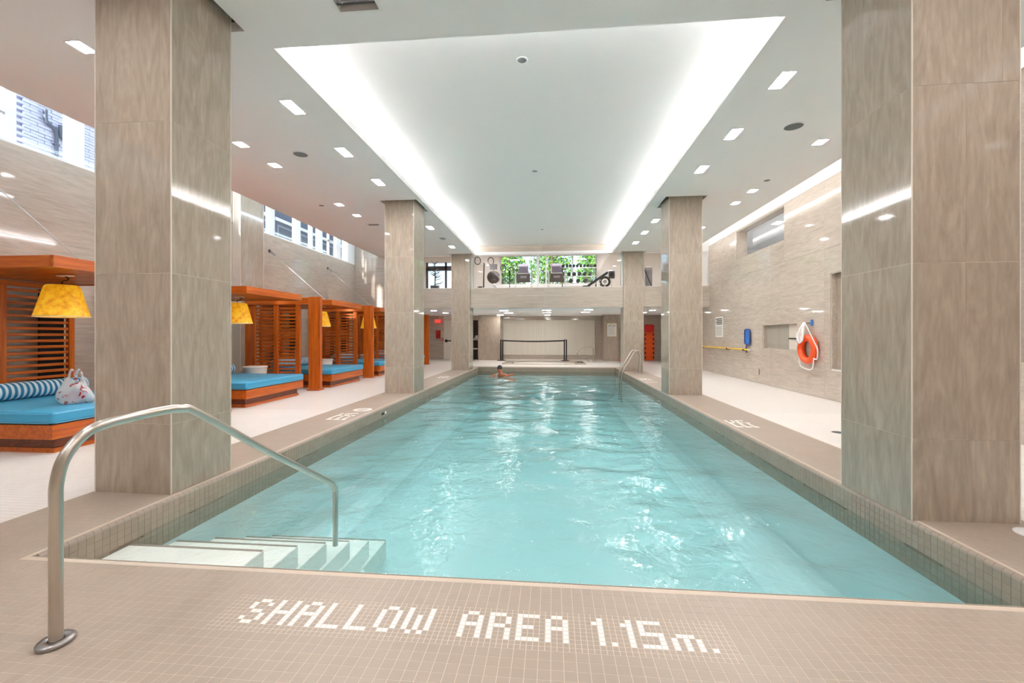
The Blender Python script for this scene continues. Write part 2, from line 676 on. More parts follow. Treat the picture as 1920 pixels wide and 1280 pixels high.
# striped bolster: bands along y
m, nt, out = new_mat('bolster_stripes')
p = principled(nt, out, (1, 1, 1, 1), 0.75)
geo = nt.nodes.new('ShaderNodeNewGeometry')
wv = nt.nodes.new('ShaderNodeTexWave')
wv.bands_direction = 'Y'
wv.inputs['Scale'].default_value = 4.6
wv.inputs['Distortion'].default_value = 1.6
wv.inputs['Detail'].default_value = 2
nt.links.new(geo.outputs['Position'], wv.inputs['Vector'])
cr = nt.nodes.new('ShaderNodeValToRGB')
cr.color_ramp.interpolation = 'CONSTANT'
e = cr.color_ramp.elements
e[0].position, e[0].color = 0.0, srgb(40, 110, 150)
e[1].position, e[1].color = 0.30, srgb(78, 160, 198)
k = e.new(0.62)
k.color = srgb(214, 222, 226)
nt.links.new(wv.outputs[0], cr.inputs[0])
nt.links.new(cr.outputs[0], p.inputs['Base Color'])

# plastic bag: thin, half see-through, with red print
m, nt, out = new_mat('bag_plastic')
p = principled(nt, out, srgb(232, 234, 238), 0.35)
geo = nt.nodes.new('ShaderNodeNewGeometry')
nz = nt.nodes.new('ShaderNodeTexNoise')
nz.inputs['Scale'].default_value = 9
nz.inputs['Distortion'].default_value = 1.5
nt.links.new(geo.outputs['Position'], nz.inputs['Vector'])
cr = nt.nodes.new('ShaderNodeValToRGB')
cr.color_ramp.elements[0].position, cr.color_ramp.elements[0].color = 0.60, srgb(232, 234, 238)
cr.color_ramp.elements[1].position, cr.color_ramp.elements[1].color = 0.62, srgb(196, 60, 66)
nt.links.new(nz.outputs[0], cr.inputs[0])
nt.links.new(cr.outputs[0], p.inputs['Base Color'])
tr = nt.nodes.new('ShaderNodeBsdfTransparent')
mx = nt.nodes.new('ShaderNodeMixShader')
mx.inputs[0].default_value = 0.62
nt.links.new(tr.outputs[0], mx.inputs[1])
nt.links.new(p.outputs[0], mx.inputs[2])
nt.links.new(mx.outputs[0], out.inputs['Surface'])

thin_glass('window_glass', (0.97, 0.99, 1.0, 1))
thin_glass('gym_glass', (0.97, 0.98, 0.98, 1), boost=1.3)
emit('led', (1.0, 0.972, 0.965, 1), COVE_E)
emit('led_wash', (1.0, 0.96, 0.92, 1), WASH_E)
emit('led_left', (0.74, 0.90, 1.0, 1), WASH_E * 1.1)  # cool tint puts clerestory daylight into the strip's colour
emit('downlight', (1.0, 0.972, 0.965, 1), DOWN_E)
emit('hall_light', (1.0, 0.97, 0.94, 1), HALL_E)
emit('gym_fill_light', (1.0, 0.99, 0.98, 1), GYM_E)
emit('exit_red', (1.0, 0.06, 0.05, 1), 0.45)
emit('lamp_bulb', (1.0, 0.86, 0.55, 1), 2.5)

# ------------------------------------------------------------------ main dimensions
PX0, PX1, PY0, PY1 = -3.14, 2.60, 2.43, 18.45       # pool opening
WATER = -0.185
CEIL = 4.45
WL, WR = -7.80, 5.77                                # side walls
YB, YF = -4.0, 16.80                                # wall behind, gym front
HALL_Y = 24.1
DK0, DK1 = -3.95, 3.42                              # deck strips' outer edges
COLS = [(-3.92, -3.21, 3.435, 4.13), (-3.88, -3.19, 9.90, 10.70), (-3.87, -3.17, 16.62, 17.42),
        (2.61, 3.33, 3.455, 4.24), (2.625, 3.35, 10.20, 10.92), (2.65, 3.37, 16.68, 17.45)]
X0T, Y0T = -56.2372 * U, 79.7764 * U                # text origin (top left of the first letter)

# ------------------------------------------------------------------ floor, deck, pool
mb = MB()
holed(mb, 'z', WL - 0.3, WR + 0.3, YB, HALL_Y + 0.9, -0.25, -0.0025,
      [(DK0, DK1, YB + 0.5, 18.78), (-2.35, 1.55, 20.25, 22.9)])
floor = tag(mb.build('floor', M['floor_grid']), None, kind='structure')

mb = MB()
holed(mb, 'z', DK0, DK1, YB + 0.5, 18.78, -0.25, -0.0007, [(PX0 - 0.03, PX1 + 0.03, PY0 - 0.03, PY1 + 0.03)])
deck = tag(mb.build('pool_deck', M['grout_light']), None, kind='structure')


def tile_arrays(cx, cy, w, d, z0=-0.0014, z1=0.0, b=0.0005):
    """many frusta as one mesh"""
    n = len(cx)
    hw, hd = w / 2, d / 2
    base = np.array([[-hw, -hd, z0], [hw, -hd, z0], [hw, hd, z0], [-hw, hd, z0], [-hw + b, -hd + b, z1], [hw - b, -hd + b, z1], [hw - b, hd - b, z1], [-hw + b, hd - b, z1]])
    V = np.repeat(base[None], n, 0)
    V[:, :, 0] += np.asarray(cx)[:, None]
    V[:, :, 1] += np.asarray(cy)[:, None]
    fb = np.array([[4, 5, 6, 7], [0, 1, 5, 4], [1, 2, 6, 5], [2, 3, 7, 6], [3, 0, 4, 7]])
    Fa = (fb[None] + (np.arange(n) * 8)[:, None, None]).reshape(-1, 4)
    return V.reshape(-1, 3), Fa


def np_mesh(name, V, Fa):
    me = bpy.data.meshes.new(name)
    me.vertices.add(len(V))
    me.vertices.foreach_set('co', np.asarray(V, dtype=np.float32).ravel())
    nf = len(Fa)
    me.loops.add(nf * 4)
    me.loops.foreach_set('vertex_index', np.asarray(Fa, dtype=np.int32).ravel())
    me.polygons.add(nf)
    me.polygons.foreach_set('loop_start', np.arange(nf, dtype=np.int32) * 4)
    me.update(calc_edges=True)
    me.validate()
    me.polygons.foreach_set('use_smooth', np.zeros(len(me.polygons), dtype=bool))
    me.update()
    return me


def project(x, y, z):
    c, s = math.cos(YAW), math.sin(YAW)
    r = x * c + y * s
    d = -x * s + y * c
    return 960 + F_PX * r / d, HORIZON - F_PX * (z - EYE) / d, d


def in_col(x, y, g=0.0):
    return any(c[0] - g < x < c[1] + g and c[2] - g < y < c[3] + g for c in COLS)


# deck tiles on one grid aligned with the lettering panel
TX0, TY0 = X0T - 4 * U, Y0T + U          # a grid crossing
PANEL = (X0T - 4 * U, X0T + 86 * U, Y0T - 9 * U, Y0T + U)
BN = 0.027                                # bullnose width
xs = [TX0 + (k + 0.5) * T for k in range(-60, 110)]
ys = [TY0 + (k + 0.5) * T for k in range(-34, 320)]
xs = [x for x in xs if DK0 < x - T / 2 + 0.01 and x + T / 2 - 0.01 < DK1]
cx, cy = [], []
for y in ys:
    if y > 18.75 or y < 0.75:
        continue
    for x in xs:
        if PX0 - BN - T * 0.45 < x < PX1 + BN + T * 0.45 and PY0 - BN - T * 0.45 < y < PY1 + BN + T * 0.45:
            continue
        if PANEL[0] < x < PANEL[1] and PANEL[2] < y < PANEL[3]:
            continue
        if in_col(x, y, -0.03):
            continue
        cx.append(x)
        cy.append(y)
vis = []
for i, (x, y) in enumerate(zip(cx, cy)):
    u, v, d = project(x, y, 0)
    if d > 0.3 and 0 < u < 1920 and 0 < v < 1280:
        vis.append((d, i))
vis.sort()
single = {i for d, i in vis[:300]}
V, Fa = tile_arrays([0], [0], T - 0.0022, T - 0.0022)
me1 = np_mesh('deck_tile', V, Fa)
me1.materials.append(M['deck_tile'])
for i in sorted(single):
    link('tile', me1, None, deck, (cx[i], cy[i], 0))
rest = [i for i in range(len(cx)) if i not in single]
V, Fa = tile_arrays([cx[i] for i in rest], [cy[i] for i in rest], T - 0.0022, T - 0.0022)
tag(link('tile_field', np_mesh('tile_field', V, Fa), M['deck_tile'], deck), None, kind='stuff')

# mosaic lettering
GLYPH = {
    'S': ['.##.', '#..#', '#...', '.##.', '...#', '#..#', '.##.'],
    'H': ['#..#', '#..#', '#..#', '####', '#..#', '#..#', '#..#'],
    'A': ['.##.', '#..#', '#..#', '####', '#..#', '#..#', '#..#'],
    'L': ['#...', '#...', '#...', '#...', '#...', '#...', '####'],
    'O': ['.##.', '#..#', '#..#', '#..#', '#..#', '#..#', '.##.'],
    'W': ['#...#', '#...#', '#.#.#', '#.#.#', '#.#.#', '#.#.#', '.#.#.'],
    'R': ['###.', '#..#', '#..#', '###.', '#..#', '#..#', '#..#'],
    'E': ['####', '#...', '#...', '###.', '#...', '#...', '####'],
    '1': ['.#', '##', '.#', '.#', '.#', '.#', '.#'],
    '.': ['.', '.', '.', '.', '.', '.', '#'],
    '5': ['####', '#...', '#...', '####', '...#', '...#', '####'],
    'm': ['.....', '.....', '.....', '.###.', '#.#.#', '#.#.#', '#.#.#'],
}
TEXT = [('S', 0), ('H', 5), ('A', 10), ('L', 15), ('L', 20), ('O', 25), ('W', 30), ('A', 40), ('R', 45), ('E', 50), ('A', 55),
        ('1', 63), ('.', 66), ('1', 68), ('5', 71), ('m', 76), ('.', 82)]
lit = set()
for ch, c0 in TEXT:
    for r, row in enumerate(GLYPH[ch]):
        for c, q in enumerate(row):
            if q == '#':
                lit.add((c0 + c, r))
V, Fa = tile_arrays([0], [0], U - 0.0022, U - 0.0022, b=0.0012)
me2 = np_mesh('mosaic_tile', V, Fa)
me2.materials.append(M['letter_tile'])
mb = MB().box(PANEL[0], PANEL[1], PANEL[2], PANEL[3], -0.02, -0.0006)
panel = mb.build('lettering_panel', M['grout_light'], deck)
panel['label'] = 'small mosaic panel reading SHALLOW AREA 1.15m in white tiles'
for c, r in sorted(lit):
    link('letter_tile', me2, None, panel, (X0T + (c + 0.5) * U, Y0T - (r + 0.5) * U, 0))
cx2, cy2 = [], []
for c in range(-4, 86):
    for r in range(-1, 9):
        if (c, r) not in lit:
            cx2.append(X0T + (c + 0.5) * U)
            cy2.append(Y0T - (r + 0.5) * U)
V, Fa = tile_arrays(cx2, cy2, U - 0.0022, U - 0.0022, b=0.0012)
tag(link('mosaic_field', np_mesh('mosaic_field', V, Fa), M['deck_tile'], panel), None, kind='stuff')

# white marks farther along the edges
def mark(x, y, w, d, rows, name='depth_mark', label=None):
    mm = MB()
    for (a, b, c, e) in rows:
        mm.box(x + a * w, x + b * w, y + c * d, y + e * d, -0.001, 0.0012)
    o = mm.build(name, M['letter_tile'], deck)
    o['label'] = label


bars = [(0, .3, 0, .12), (.4, .7, 0, .12), (.8, 1, 0, .12), (0, .12, .12, .55), (.4, .52, .15, .5), (.8, .9, .1, .5), (0, .3, .55, .66), (.42, .7, .55, .66), (.8, 1, .55, .66),
        (0, .1, .7, .95), (.3, .4, .7, .95), (.5, .9, .88, .97), (.5, .6, .7, .9)]
mark(-3.62, 6.72, 0.32, 0.62, bars, label='white mosaic depth mark on left pool edge')
mark(2.70, 6.72, 0.32, 0.55, bars, label='white mosaic depth mark on right pool edge')
mark(2.68, 12.9, 0.32, 0.10, [(0, 1, 0, .6)], label='white mosaic stripe beside right pool edge')
mark(2.68, 13.45, 0.30, 0.6, bars, label='far white mosaic depth mark by the ladder')
mark(-3.62, 13.6, 0.32, 0.55, bars, label='far white mosaic depth mark on left pool edge')
mb = MB()
mb.lathe([(0.17, 0.0005), (0.17, 0.002), (0.10, 0.002), (0.10, 0.0005)], (-3.42, 7.66, 0), 28)
mb.box(-3.54, -3.30, 7.64, 7.68, 0.0, 0.002)
mb.build('round_mark', M['letter_tile'], deck)['label'] = 'round white mark beside depth mark'

# bullnose edging along the pool rim
def bullnose_piece(length, gap=0.0018):
    """quarter round, running along +x, pool on +y side, origin at the corner"""
    r = BN
    prof = [(-r, -0.003), (-r, 0.0)] + [(-r + r * math.sin(q), -r + r * math.cos(q)) for q in [math.pi / 2 * k / 4 for k in range(5)]][1:] + [(0.0, -r - 0.002), (-r, -r - 0.002)]
    return MB().prism(prof, 'x', gap / 2, length - gap / 2)


n_near = int(round((PX1 - PX0) / U))
ln = (PX1 - PX0) / n_near
me3 = bullnose_piece(ln).mesh('bullnose')
me3.materials.append(M['deck_tile'])
for k in range(n_near):
    link('edge_tile', me3, None, deck, (PX0 + k * ln, PY0, 0))
mb = MB()
bp0 = bullnose_piece(T)
nseg = int((PY1 - PY0) / T)
for k in range(nseg + 1):
    y = PY0 + k * T
    mb.raw([(PX0 + py, y + px, pz) for px, py, pz in bp0.v], bp0.f)
    mb.raw([(PX1 - py, y + px, pz) for px, py, pz in bp0.v], bp0.f)
for k in range(int((PX1 - PX0) / T)):
    mb.raw([(PX0 + k * T + px, PY1 - py, pz) for px, py, pz in bp0.v], bp0.f)
tag(mb.build('edge_tile_run', M['deck_tile'], deck), None, kind='stuff')

# basin shell and its waterline tiles
PZ = -1.34
mb = MB()
CR = 0.40
prof = [(PX0 + CR - CR * math.cos(q), PZ + CR - CR * math.sin(q)) for q in [math.pi / 2 * k / 8 for k in range(9)]]
prof += [(PX1 - CR + CR * math.sin(q), PZ + CR - CR * math.cos(q)) for q in [math.pi / 2 * k / 8 for k in range(9)]]
for (xa, za), (xb, zb_) in zip(prof[:-1], prof[1:]):
    mb.face([(xa, PY0, za), (xb, PY0, zb_), (xb, PY1, zb_), (xa, PY1, za)], True)
g = 0.004
for a, b in (((PX0 - g, PY0 - g), (PX1 + g, PY0 - g)), ((PX1 + g, PY0 - g), (PX1 + g, PY1 + g)), ((PX1 + g, PY1 + g), (PX0 - g, PY1 + g)), ((PX0 - g, PY1 + g), (PX0 - g, PY0 - g))):
    mb.face([(a[0], a[1], PZ), (b[0], b[1], PZ), (b[0], b[1], -0.02), (a[0], a[1], -0.02)])
basin = tag(mb.build('pool_basin', M['pool_plaster']), None, kind='structure')
band = MB()
for (x0, x1, y0, y1) in ((PX0 - 0.004, PX0 - 0.002, PY0, PY1), (PX1 + 0.002, PX1 + 0.004, PY0, PY1), (PX0, PX1, PY1 + 0.002, PY1 + 0.004), (PX0, PX1, PY0 - 0.004, PY0 - 0.002)):
    band.box(x0, x1, y0, y1, -0.027 - 6 * T, -0.02)
band.build('grout_band', M['grout_dark'], basin)
V, Fa = tile_arrays([0], [0], T - 0.0026, T - 0.0026)
me4 = np_mesh('pool_tile', V, Fa)
me4.materials.append(M['pool_tile'])
wall_tiles = []
for k in range(int((PY1 - PY0) / T)):
    for r in range(6):
        yy, zz = PY0 + (k + 0.5) * T, -0.0275 - (r + 0.5) * T
        wall_tiles.append((PX0, yy, zz, 0))
        wall_tiles.append((PX1, yy, zz, 1))
for k in range(int((PX1 - PX0) / T)):
    for r in range(6):
        wall_tiles.append((PX0 + (k + 0.5) * T, PY1, -0.0275 - (r + 0.5) * T, 2))
ROT = [Matrix.Rotation(math.pi / 2, 4, 'Y'), Matrix.Rotation(-math.pi / 2, 4, 'Y'), Matrix.Rotation(math.pi / 2, 4, 'X')]
order = []
for i, (x, y, z, s) in enumerate(wall_tiles):
    u, v, d = project(x, y, z)
    if 0 < u < 1920 and 0 < v < 1115 and z > WATER - 0.06:
        order.append((d + (0.4 if s == 0 else 0), i))
order.sort()
sel = {i for d, i in order[:300]}
mb = MB()
bV = [Vector(v) for v in V]
for i, (x, y, z, s) in enumerate(wall_tiles):
    if i in sel:
        o = link('wall_tile', me4, None, basin, (x, y, z))
        o.rotation_euler = ROT[s].to_euler()
    else:
        mb.raw([ROT[s] @ v + Vector((x, y, z)) for v in bV], [tuple(f) for f in Fa])
tag(mb.build('wall_tile_run', M['pool_tile'], basin), None, kind='stuff')

# steps at the near left corner
for k, (xe, ye, zt) in enumerate(((-2.09, 3.02, -0.212), (-2.07, 3.42, -0.37), (-2.05, 3.84, -0.54), (-2.03, 4.26, -0.72), (-2.01, 4.68, -0.90), (-1.98, 5.1, -1.1))):
    o = MB().bbox(PX0 + 0.001, xe, PY0 + 0.001, ye, PZ + 0.001, zt, 0.006).build('step', M['step_plaster'], basin)
    MB().box(PX0 + 0.01, xe - 0.004, ye - 0.03, ye - 0.006, zt - 0.003, zt + 0.002).build('nosing', M['step_nosing'], o)

# water: rippled surface over a closed body
nx, ny = 120, 330
gx_ = np.linspace(PX0 + 0.004, PX1 - 0.004, nx)
gy_ = np.linspace(PY0 + 0.004, PY1 - 0.004, ny)
XX, YY = np.meshgrid(gx_, gy_, indexing='ij')
rng = np.random.default_rng(4)
ZZ = np.zeros_like(XX)
for k in range(46):
    lam = 0.22 * (1.35 / 0.22) ** rng.random()
    th = rng.normal(math.pi / 2, 0.75)
    ph = rng.random() * 6.283
    amp = 0.0082 * lam / (2 * math.pi) * (1 + 0.8 * rng.random())
    ZZ += amp * np.sin(2 * math.pi / lam * (XX * math.cos(th) + YY * math.sin(th)) + ph + 0.6 * np.sin(XX * 1.3 + YY * 0.9 + k))
patch = 0.30 + 0.75 * np.clip(np.sin(XX * 1.1 + 0.5) * np.sin(YY * 0.8 - 1.9) + 0.25, 0, 1)
for (px_, py_, sg) in ((0.2, 5.6, 1.1), (1.0, 3.7, 0.5), (-2.1, 4.3, 0.7), (1.9, 3.6, 0.45), (-1.6, 6.6, 0.9), (-0.3, 9.5, 1.6), (-0.6, 13.5, 2.0)):
    patch += 1.3 * np.exp(-((XX - px_) ** 2 + ((YY - py_) * 0.7) ** 2) / (2 * sg * sg * 0.35))
ZZ = ZZ * patch + WATER
verts = np.stack([XX, YY, ZZ], -1).reshape(-1, 3).tolist()
faces = [(i * ny + j, (i + 1) * ny + j, (i + 1) * ny + j + 1, i * ny + j + 1) for i in range(nx - 1) for j in range(ny - 1)]
b0 = len(verts)
zb = PZ + 0.002
rim = [i * ny for i in range(nx)] + [(nx - 1) * ny + j for j in range(1, ny)] + [i * ny + ny - 1 for i in range(nx - 2, -1, -1)] + [j for j in range(ny - 2, 0, -1)]
for r in rim:
    verts.append((verts[r][0], verts[r][1], zb))
n = len(rim)
for k in range(n):
    l = (k + 1) % n
    faces.append((rim[k], b0 + k, b0 + l, rim[l]))
faces.append(tuple(range(b0, b0 + n)))
mb = MB()
mb.raw(verts, faces, True)
water = mb.build('pool_water', M['water'])
tag(water, 'clear turquoise rippled water filling the long swimming pool', 'water', kind='stuff')

# white floor tiles near the camera, as real tiles
cx3, cy3 = [], []
for (ax, bx, ay, by) in ((-6.6, DK0, 2.2, 7.6), (DK1, 5.7, 2.6, 8.0)):
    k = int(ax / T)
    for i in range(int((bx - ax) / T)):
        for j in range(int((by - ay) / T)):
            x = bx - (i + 0.5) * T if bx == DK0 else ax + (i + 0.5) * T
            cx3.append(x)
            cy3.append(ay + (j + 0.5) * T)
V, Fa = tile_arrays(cx3, cy3, T - 0.002, T - 0.002, z0=-0.0028, z1=0.0004, b=0.0006)
tag(link('floor_tile_field', np_mesh('floor_tile_field', V, Fa), M['floor_tile'], floor), None, kind='stuff')

# ------------------------------------------------------------------ ceiling with cove, recesses and slots
CV = (-3.0, 2.26, 4.50, YF)                          # cove opening
DL_IN = [(-3.52, y) for y in (5.69, 7.17, 8.64, 12.43, 15.2)] + [(2.785, y) for y in (5.63, 7.07, 8.52, 12.24, 13.61, 15.08)]
DL_OUT = [(-5.05, y) for y in (4.29, 6.72, 7.60, 10.04, 10.98)] + [(4.29, y) for y in (7.49, 9.89, 10.77, 13.15)]
DL_NEAR = [(-0.37, 3.93)]
DL_FILL = [(-3.52, 2.2), (-3.52, -0.5), (2.785, 2.2), (2.785, -0.5), (-5.05, -1.5), (4.29, -1.0), (-0.37, 1.6), (-0.37, -1.2)]  # added downlights out of view, only there to light the room
VENT = (-2.02, -1.64, 3.60, 4.04)
holes = [CV, VENT]
lights = []
for (x, y) in DL_IN:
    lights.append((x - 0.088, x + 0.088, y - 0.19, y + 0.19))
for (x, y) in DL_OUT:
    lights.append((x - 0.088, x + 0.088, y - 0.11, y + 0.11))
for (x, y) in DL_NEAR + DL_FILL:
    lights.append((x - 0.19, x + 0.19, y - 0.088, y + 0.088))
holes += lights
for c in COLS:
    holes.append((c[0] - 0.085, c[1] + 0.085, c[2] - 0.085, c[3] + 0.085))
mb = MB()
holed(mb, 'z', -6.85, 5.05, YB, YF + 0.02, CEIL, CEIL + 0.10, holes)
ceiling = tag(mb.build('ceiling', M['ceiling_paint']), None, kind='structure')
# raised middle of the ceiling
mb = MB()
mb.box(CV[0] - 0.45, CV[1] + 0.45, CV[2] - 0.45, CV[3] + 0.3, 4.80, 4.86)
mb.box(CV[0] - 0.50, CV[0] - 0.45, CV[2] - 0.5, CV[3] + 0.3, CEIL + 0.1, 4.86)
mb.box(CV[1] + 0.45, CV[1] + 0.50, CV[2] - 0.5, CV[3] + 0.3, CEIL + 0.1, 4.86)
mb.box(CV[0] - 0.45, CV[1] + 0.45, CV[2] - 0.5, CV[2] - 0.45, CEIL + 0.1, 4.86)
mb.build('raised_ceiling', M['ceiling_paint'], ceiling)
# hidden light strips on the cove ledges
tr1 = empty('cove_light', (0, 0, CEIL), 'hidden strip light glowing along the raised ceiling cove edges', 'light')
tr1.location = (0, 0, 0)
MB().box(CV[0] - 0.26, CV[0] - 0.22, CV[2] - 0.2, CV[3] + 0.02, 4.675, 4.695).build('light_strip', M['led'], tr1)
MB().box(CV[1] + 0.20, CV[1] + 0.24, CV[2] - 0.2, CV[3] + 0.02, 4.675, 4.695).build('light_strip', M['led'], tr1)
MB().box(CV[0] - 0.2, CV[1] + 0.18, CV[2] - 0.24, CV[2] - 0.23, 4.675, 4.69).build('light_strip', M['led'], tr1)
# slots along the side walls
mb = MB()
mb.box(4.95, 5.05, YB, YF, CEIL + 0.1, 5.12)
mb.box(4.95, WR + 0.1, YB, YF, 5.12, 5.2)
mb.box(-6.85, -6.75, YB, YF, CEIL + 0.1, 5.62)
mb.box(WL - 0.2, -6.75, YB, YF + 0.1, 5.62, 5.72)
mb.build('slot_ceiling', M['white_paint'], ceiling)
wash = empty('wall_wash_light', (0, 0, 0), 'hidden strip light washing the top of the right stone wall', 'light')
MB().box(5.07, 5.12, YB + 0.3, YF - 0.2, 4.62, 4.66).build('light_strip', M['led_wash'], wash)

wash2 = empty('wall_wash_light', (0, 0, 0), 'hidden strip light along the slot beside the left clerestory windows', 'light')
MB().box(-6.92, -6.87, YB + 0.3, YF - 0.2, 4.62, 4.66).build('light_strip', M['led_left'], wash2)

# downlights
def light_label(i, x, y):
    side = 'left' if x < 0 else 'right'
    return side


names_in = {0: 'nearest', 1: 'second', 2: 'third', 3: 'fourth', 4: 'fifth', 5: 'sixth'}
cnt = {}
for k, h in enumerate(lights):
    x, y = (h[0] + h[1]) / 2, (h[2] + h[3]) / 2
    row = ('inner left' if x == -3.52 else '') 
    key = (round(x, 1), k < len(DL_IN), len(DL_IN) <= k < len(DL_IN) + len(DL_OUT))
    i = cnt.get(key, 0)
    cnt[key] = i + 1
    if k < len(DL_IN):
        lab = '%s long recessed ceiling light between cove and %s columns' % (names_in[i], 'left' if x < 0 else 'right')
    elif k < len(DL_IN) + len(DL_OUT):
        lab = '%s small recessed ceiling light in the outer row toward the %s wall' % (names_in[i], 'left' if x < 0 else 'right')
    elif k == len(DL_IN) + len(DL_OUT):
        lab = 'recessed ceiling light cut by the top edge in front of the cove'
    else:
        lab = 'added unseen fill light in the ceiling behind the viewpoint'
    r = empty('ceiling_light', (x, y, CEIL), lab, 'ceiling light', 'recessed ceiling lights')
    a, b = (h[1] - h[0]) / 2, (h[3] - h[2]) / 2
    mm = MB()
    holed(mm, 'z', -a, a, -b, b, -0.002, 0.05, [(-a + 0.01, a - 0.01, -b + 0.01, b - 0.01)])
    mm.build('frame', M['mid_grey'], r)
    MB().box(-a + 0.01, a - 0.01, -b + 0.01, b - 0.01, 0.03, 0.04).build('diffuser', M['downlight'], r)

# speakers, sprinklers, vents
for (x, y, r0, mt, nm, lab, ct) in (
        (-4.30, 7.17, 0.115, 'speaker_grille', 'ceiling_speaker', 'round grey speaker in the ceiling above the cabanas', 'speaker'),
        (3.57, 6.88, 0.125, 'speaker_grille', 'ceiling_speaker', 'round grey speaker in the ceiling by the right column', 'speaker'),
        (-5.50, 10.05, 0.06, 'speaker_grille', 'ceiling_sensor', 'small round grey sensor in the ceiling above the cabanas', 'sensor'),
        (4.28, 9.23, 0.06, 'speaker_grille', 'ceiling_sensor', 'small round grey sensor in the ceiling on the right', 'sensor')):
    root = empty(nm, (x, y, CEIL), lab, ct)
    MB().lathe([(r0 * 1.12, 0.0), (r0 * 1.12, -0.006), (r0, -0.008), (r0, 0.0)], seg=28).build('rim', M['white_paint'], root)
    mm = MB().lathe([(r0, -0.004), (r0 * 0.6, -0.007), (0.001, -0.008)], seg=28)
    mm.build('grille', M[mt], root)
for i, (x, y) in enumerate(((-0.378, 5.50), (-0.365, 9.24), (-0.33, 14.36))):
    root = empty('sprinkler', (x, y, 4.80), ('nearest', 'middle', 'farthest')[i] + ' round sprinkler cover in the raised ceiling', 'sprinkler')
    MB().lathe([(0.075, 0.0), (0.075, -0.006), (0.055, -0.008), (0.055, 0.0)], seg=24).build('rim', M['white_paint'], root)
    MB().lathe([(0.055, -0.006), (0.03, -0.014), (0.001, -0.016)], seg=24).build('cover', M['mid_grey'], root)
for (x, y, w, d, lab) in ((-3.507, 13.84, 0.17, 0.30, 'grey air grille in the ceiling between two recessed lights'), (-5.0, 11.93, 0.3, 0.16, 'faint pale air grille in the ceiling above the cabanas')):
    root = empty('air_grille', (x, y, CEIL), lab, 'vent')
    mm = MB()
    holed(mm, 'z', -w / 2 - .02, w / 2 + .02, -d / 2 - .02, d / 2 + .02, -0.006, 0, [(-w / 2, w / 2, -d / 2, d / 2)])
    mm.build('frame', M['white_paint'], root)
    for k in range(5):
        MB().box(-w / 2, w / 2, -d / 2 + d * (k + .2) / 5, -d / 2 + d * (k + .75) / 5, -0.004, -0.001).build('louvre', M['mid_grey'], root)
root = empty('air_vent', ((VENT[0] + VENT[1]) / 2, (VENT[2] + VENT[3]) / 2, CEIL), 'square dark air vent in the ceiling at the top edge', 'vent')
w = 0.19
mm = MB()
holed(mm, 'z', -w - .03, w + .03, -.25, .25, -0.008, 0.0, [(-w, w, -.22, .22)])
mm.build('frame', M['white_paint'], root)
MB().box(-w, w, -.22, .22, 0.12, 0.13).build('duct', M['vent_dark'], root)
for k in range(4):
    mm = MB()
    mm.prism([(-.2 + .11 * k, 0.01), (-.17 + .11 * k, 0.01), (-.09 + .11 * k, .07), (-.12 + .11 * k, .07)], 'x', -w, w)
    mm.build('louvre', M['vent_dark'], root)

# ------------------------------------------------------------------ columns
JOINTS = [0.0, 0.595, 1.875, 3.165, 4.60]
CL = ['near left stone column beside the steel handrail', 'middle left stone column between cabanas and pool', 'far left stone column under the gym front',
      'near right stone column at the right picture edge', 'middle right stone column by the pole wall', 'far right stone column behind the pool ladder']
for ci, c in enumerate(COLS):
    x0, x1, y0, y1 = c
    root = empty('column', ((x0 + x1) / 2, (y0 + y1) / 2, 0), CL[ci], 'column', 'stone columns')
    hx, hy = (x1 - x0) / 2, (y1 - y0) / 2
    t = 0.018
    MB().box(-hx + .002, hx - .002, -hy + .002, hy - .002, 0.0, 4.62).build('core', M['joint_filler'], root)
    for k in range(4):
        z0, z1 = JOINTS[k] + 0.0015, JOINTS[k + 1] - 0.0015
        for sgn in (-1, 1):
            cuts = [-hx + 0.007, hx - 0.007]
            if ci == 3:
                cuts = [-hx + 0.007, 0.0, hx - 0.007] if k in (0, 1, 2) else [-hx + 0.007, -hx + .1, hx - .12, hx - 0.007]
            for a, b in zip(cuts[:-1], cuts[1:]):
                g = 0.0016
                yy = sorted((sgn * (hy - t), sgn * hy))
                MB().box(a + g, b - g, yy[0], yy[1], z0, z1).build('stone_panel', M['stone_vertical'], root)
            xx = sorted((sgn * (hx - t), sgn * hx))
            MB().box(xx[0], xx[1], -hy + 0.007, hy - 0.007, z0, z1).build('stone_panel', M['stone_vertical'], root)
    for sx in (-1, 1):
        for sy in (-1, 1):
            a = sorted((sx * (hx - 0.007), sx * (hx + 0.0012)))
            b = sorted((sy * (hy - 0.007), sy * (hy + 0.0012)))
            MB().box(a[0], a[1], b[0], b[1], 0, 4.6).build('corner_trim', M['trim_light'], root)
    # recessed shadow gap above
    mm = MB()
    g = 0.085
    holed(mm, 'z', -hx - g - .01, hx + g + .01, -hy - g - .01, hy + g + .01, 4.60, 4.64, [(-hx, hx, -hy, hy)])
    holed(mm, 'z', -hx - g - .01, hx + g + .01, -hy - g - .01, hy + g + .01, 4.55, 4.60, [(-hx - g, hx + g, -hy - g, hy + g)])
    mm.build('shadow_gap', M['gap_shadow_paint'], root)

# ------------------------------------------------------------------ stone walls
def wall_panels(parent, axis, rects, t0, t1, mat):
    for (u0, u1, v0, v1) in rects:
        g = 0.0015
        mm = MB()
        if axis == 'x':
            mm.box(t0, t1, u0 + g, u1 - g, v0 + g, v1 - g)
        else:
            mm.box(u0 + g, u1 - g, t0, t1, v0 + g, v1 - g)
        mm.build('stone_panel', mat, parent)


def grid_rects(us, vs):
    return [(a, b, c, d) for a, b in zip(us[:-1], us[1:]) for c, d in zip(vs[:-1], vs[1:])]


def steps(a, b, s):
    n = max(1, int(math.ceil((b - a) / s - 1e-6)))
    return [a + (b - a) * k / n for k in range(n + 1)]


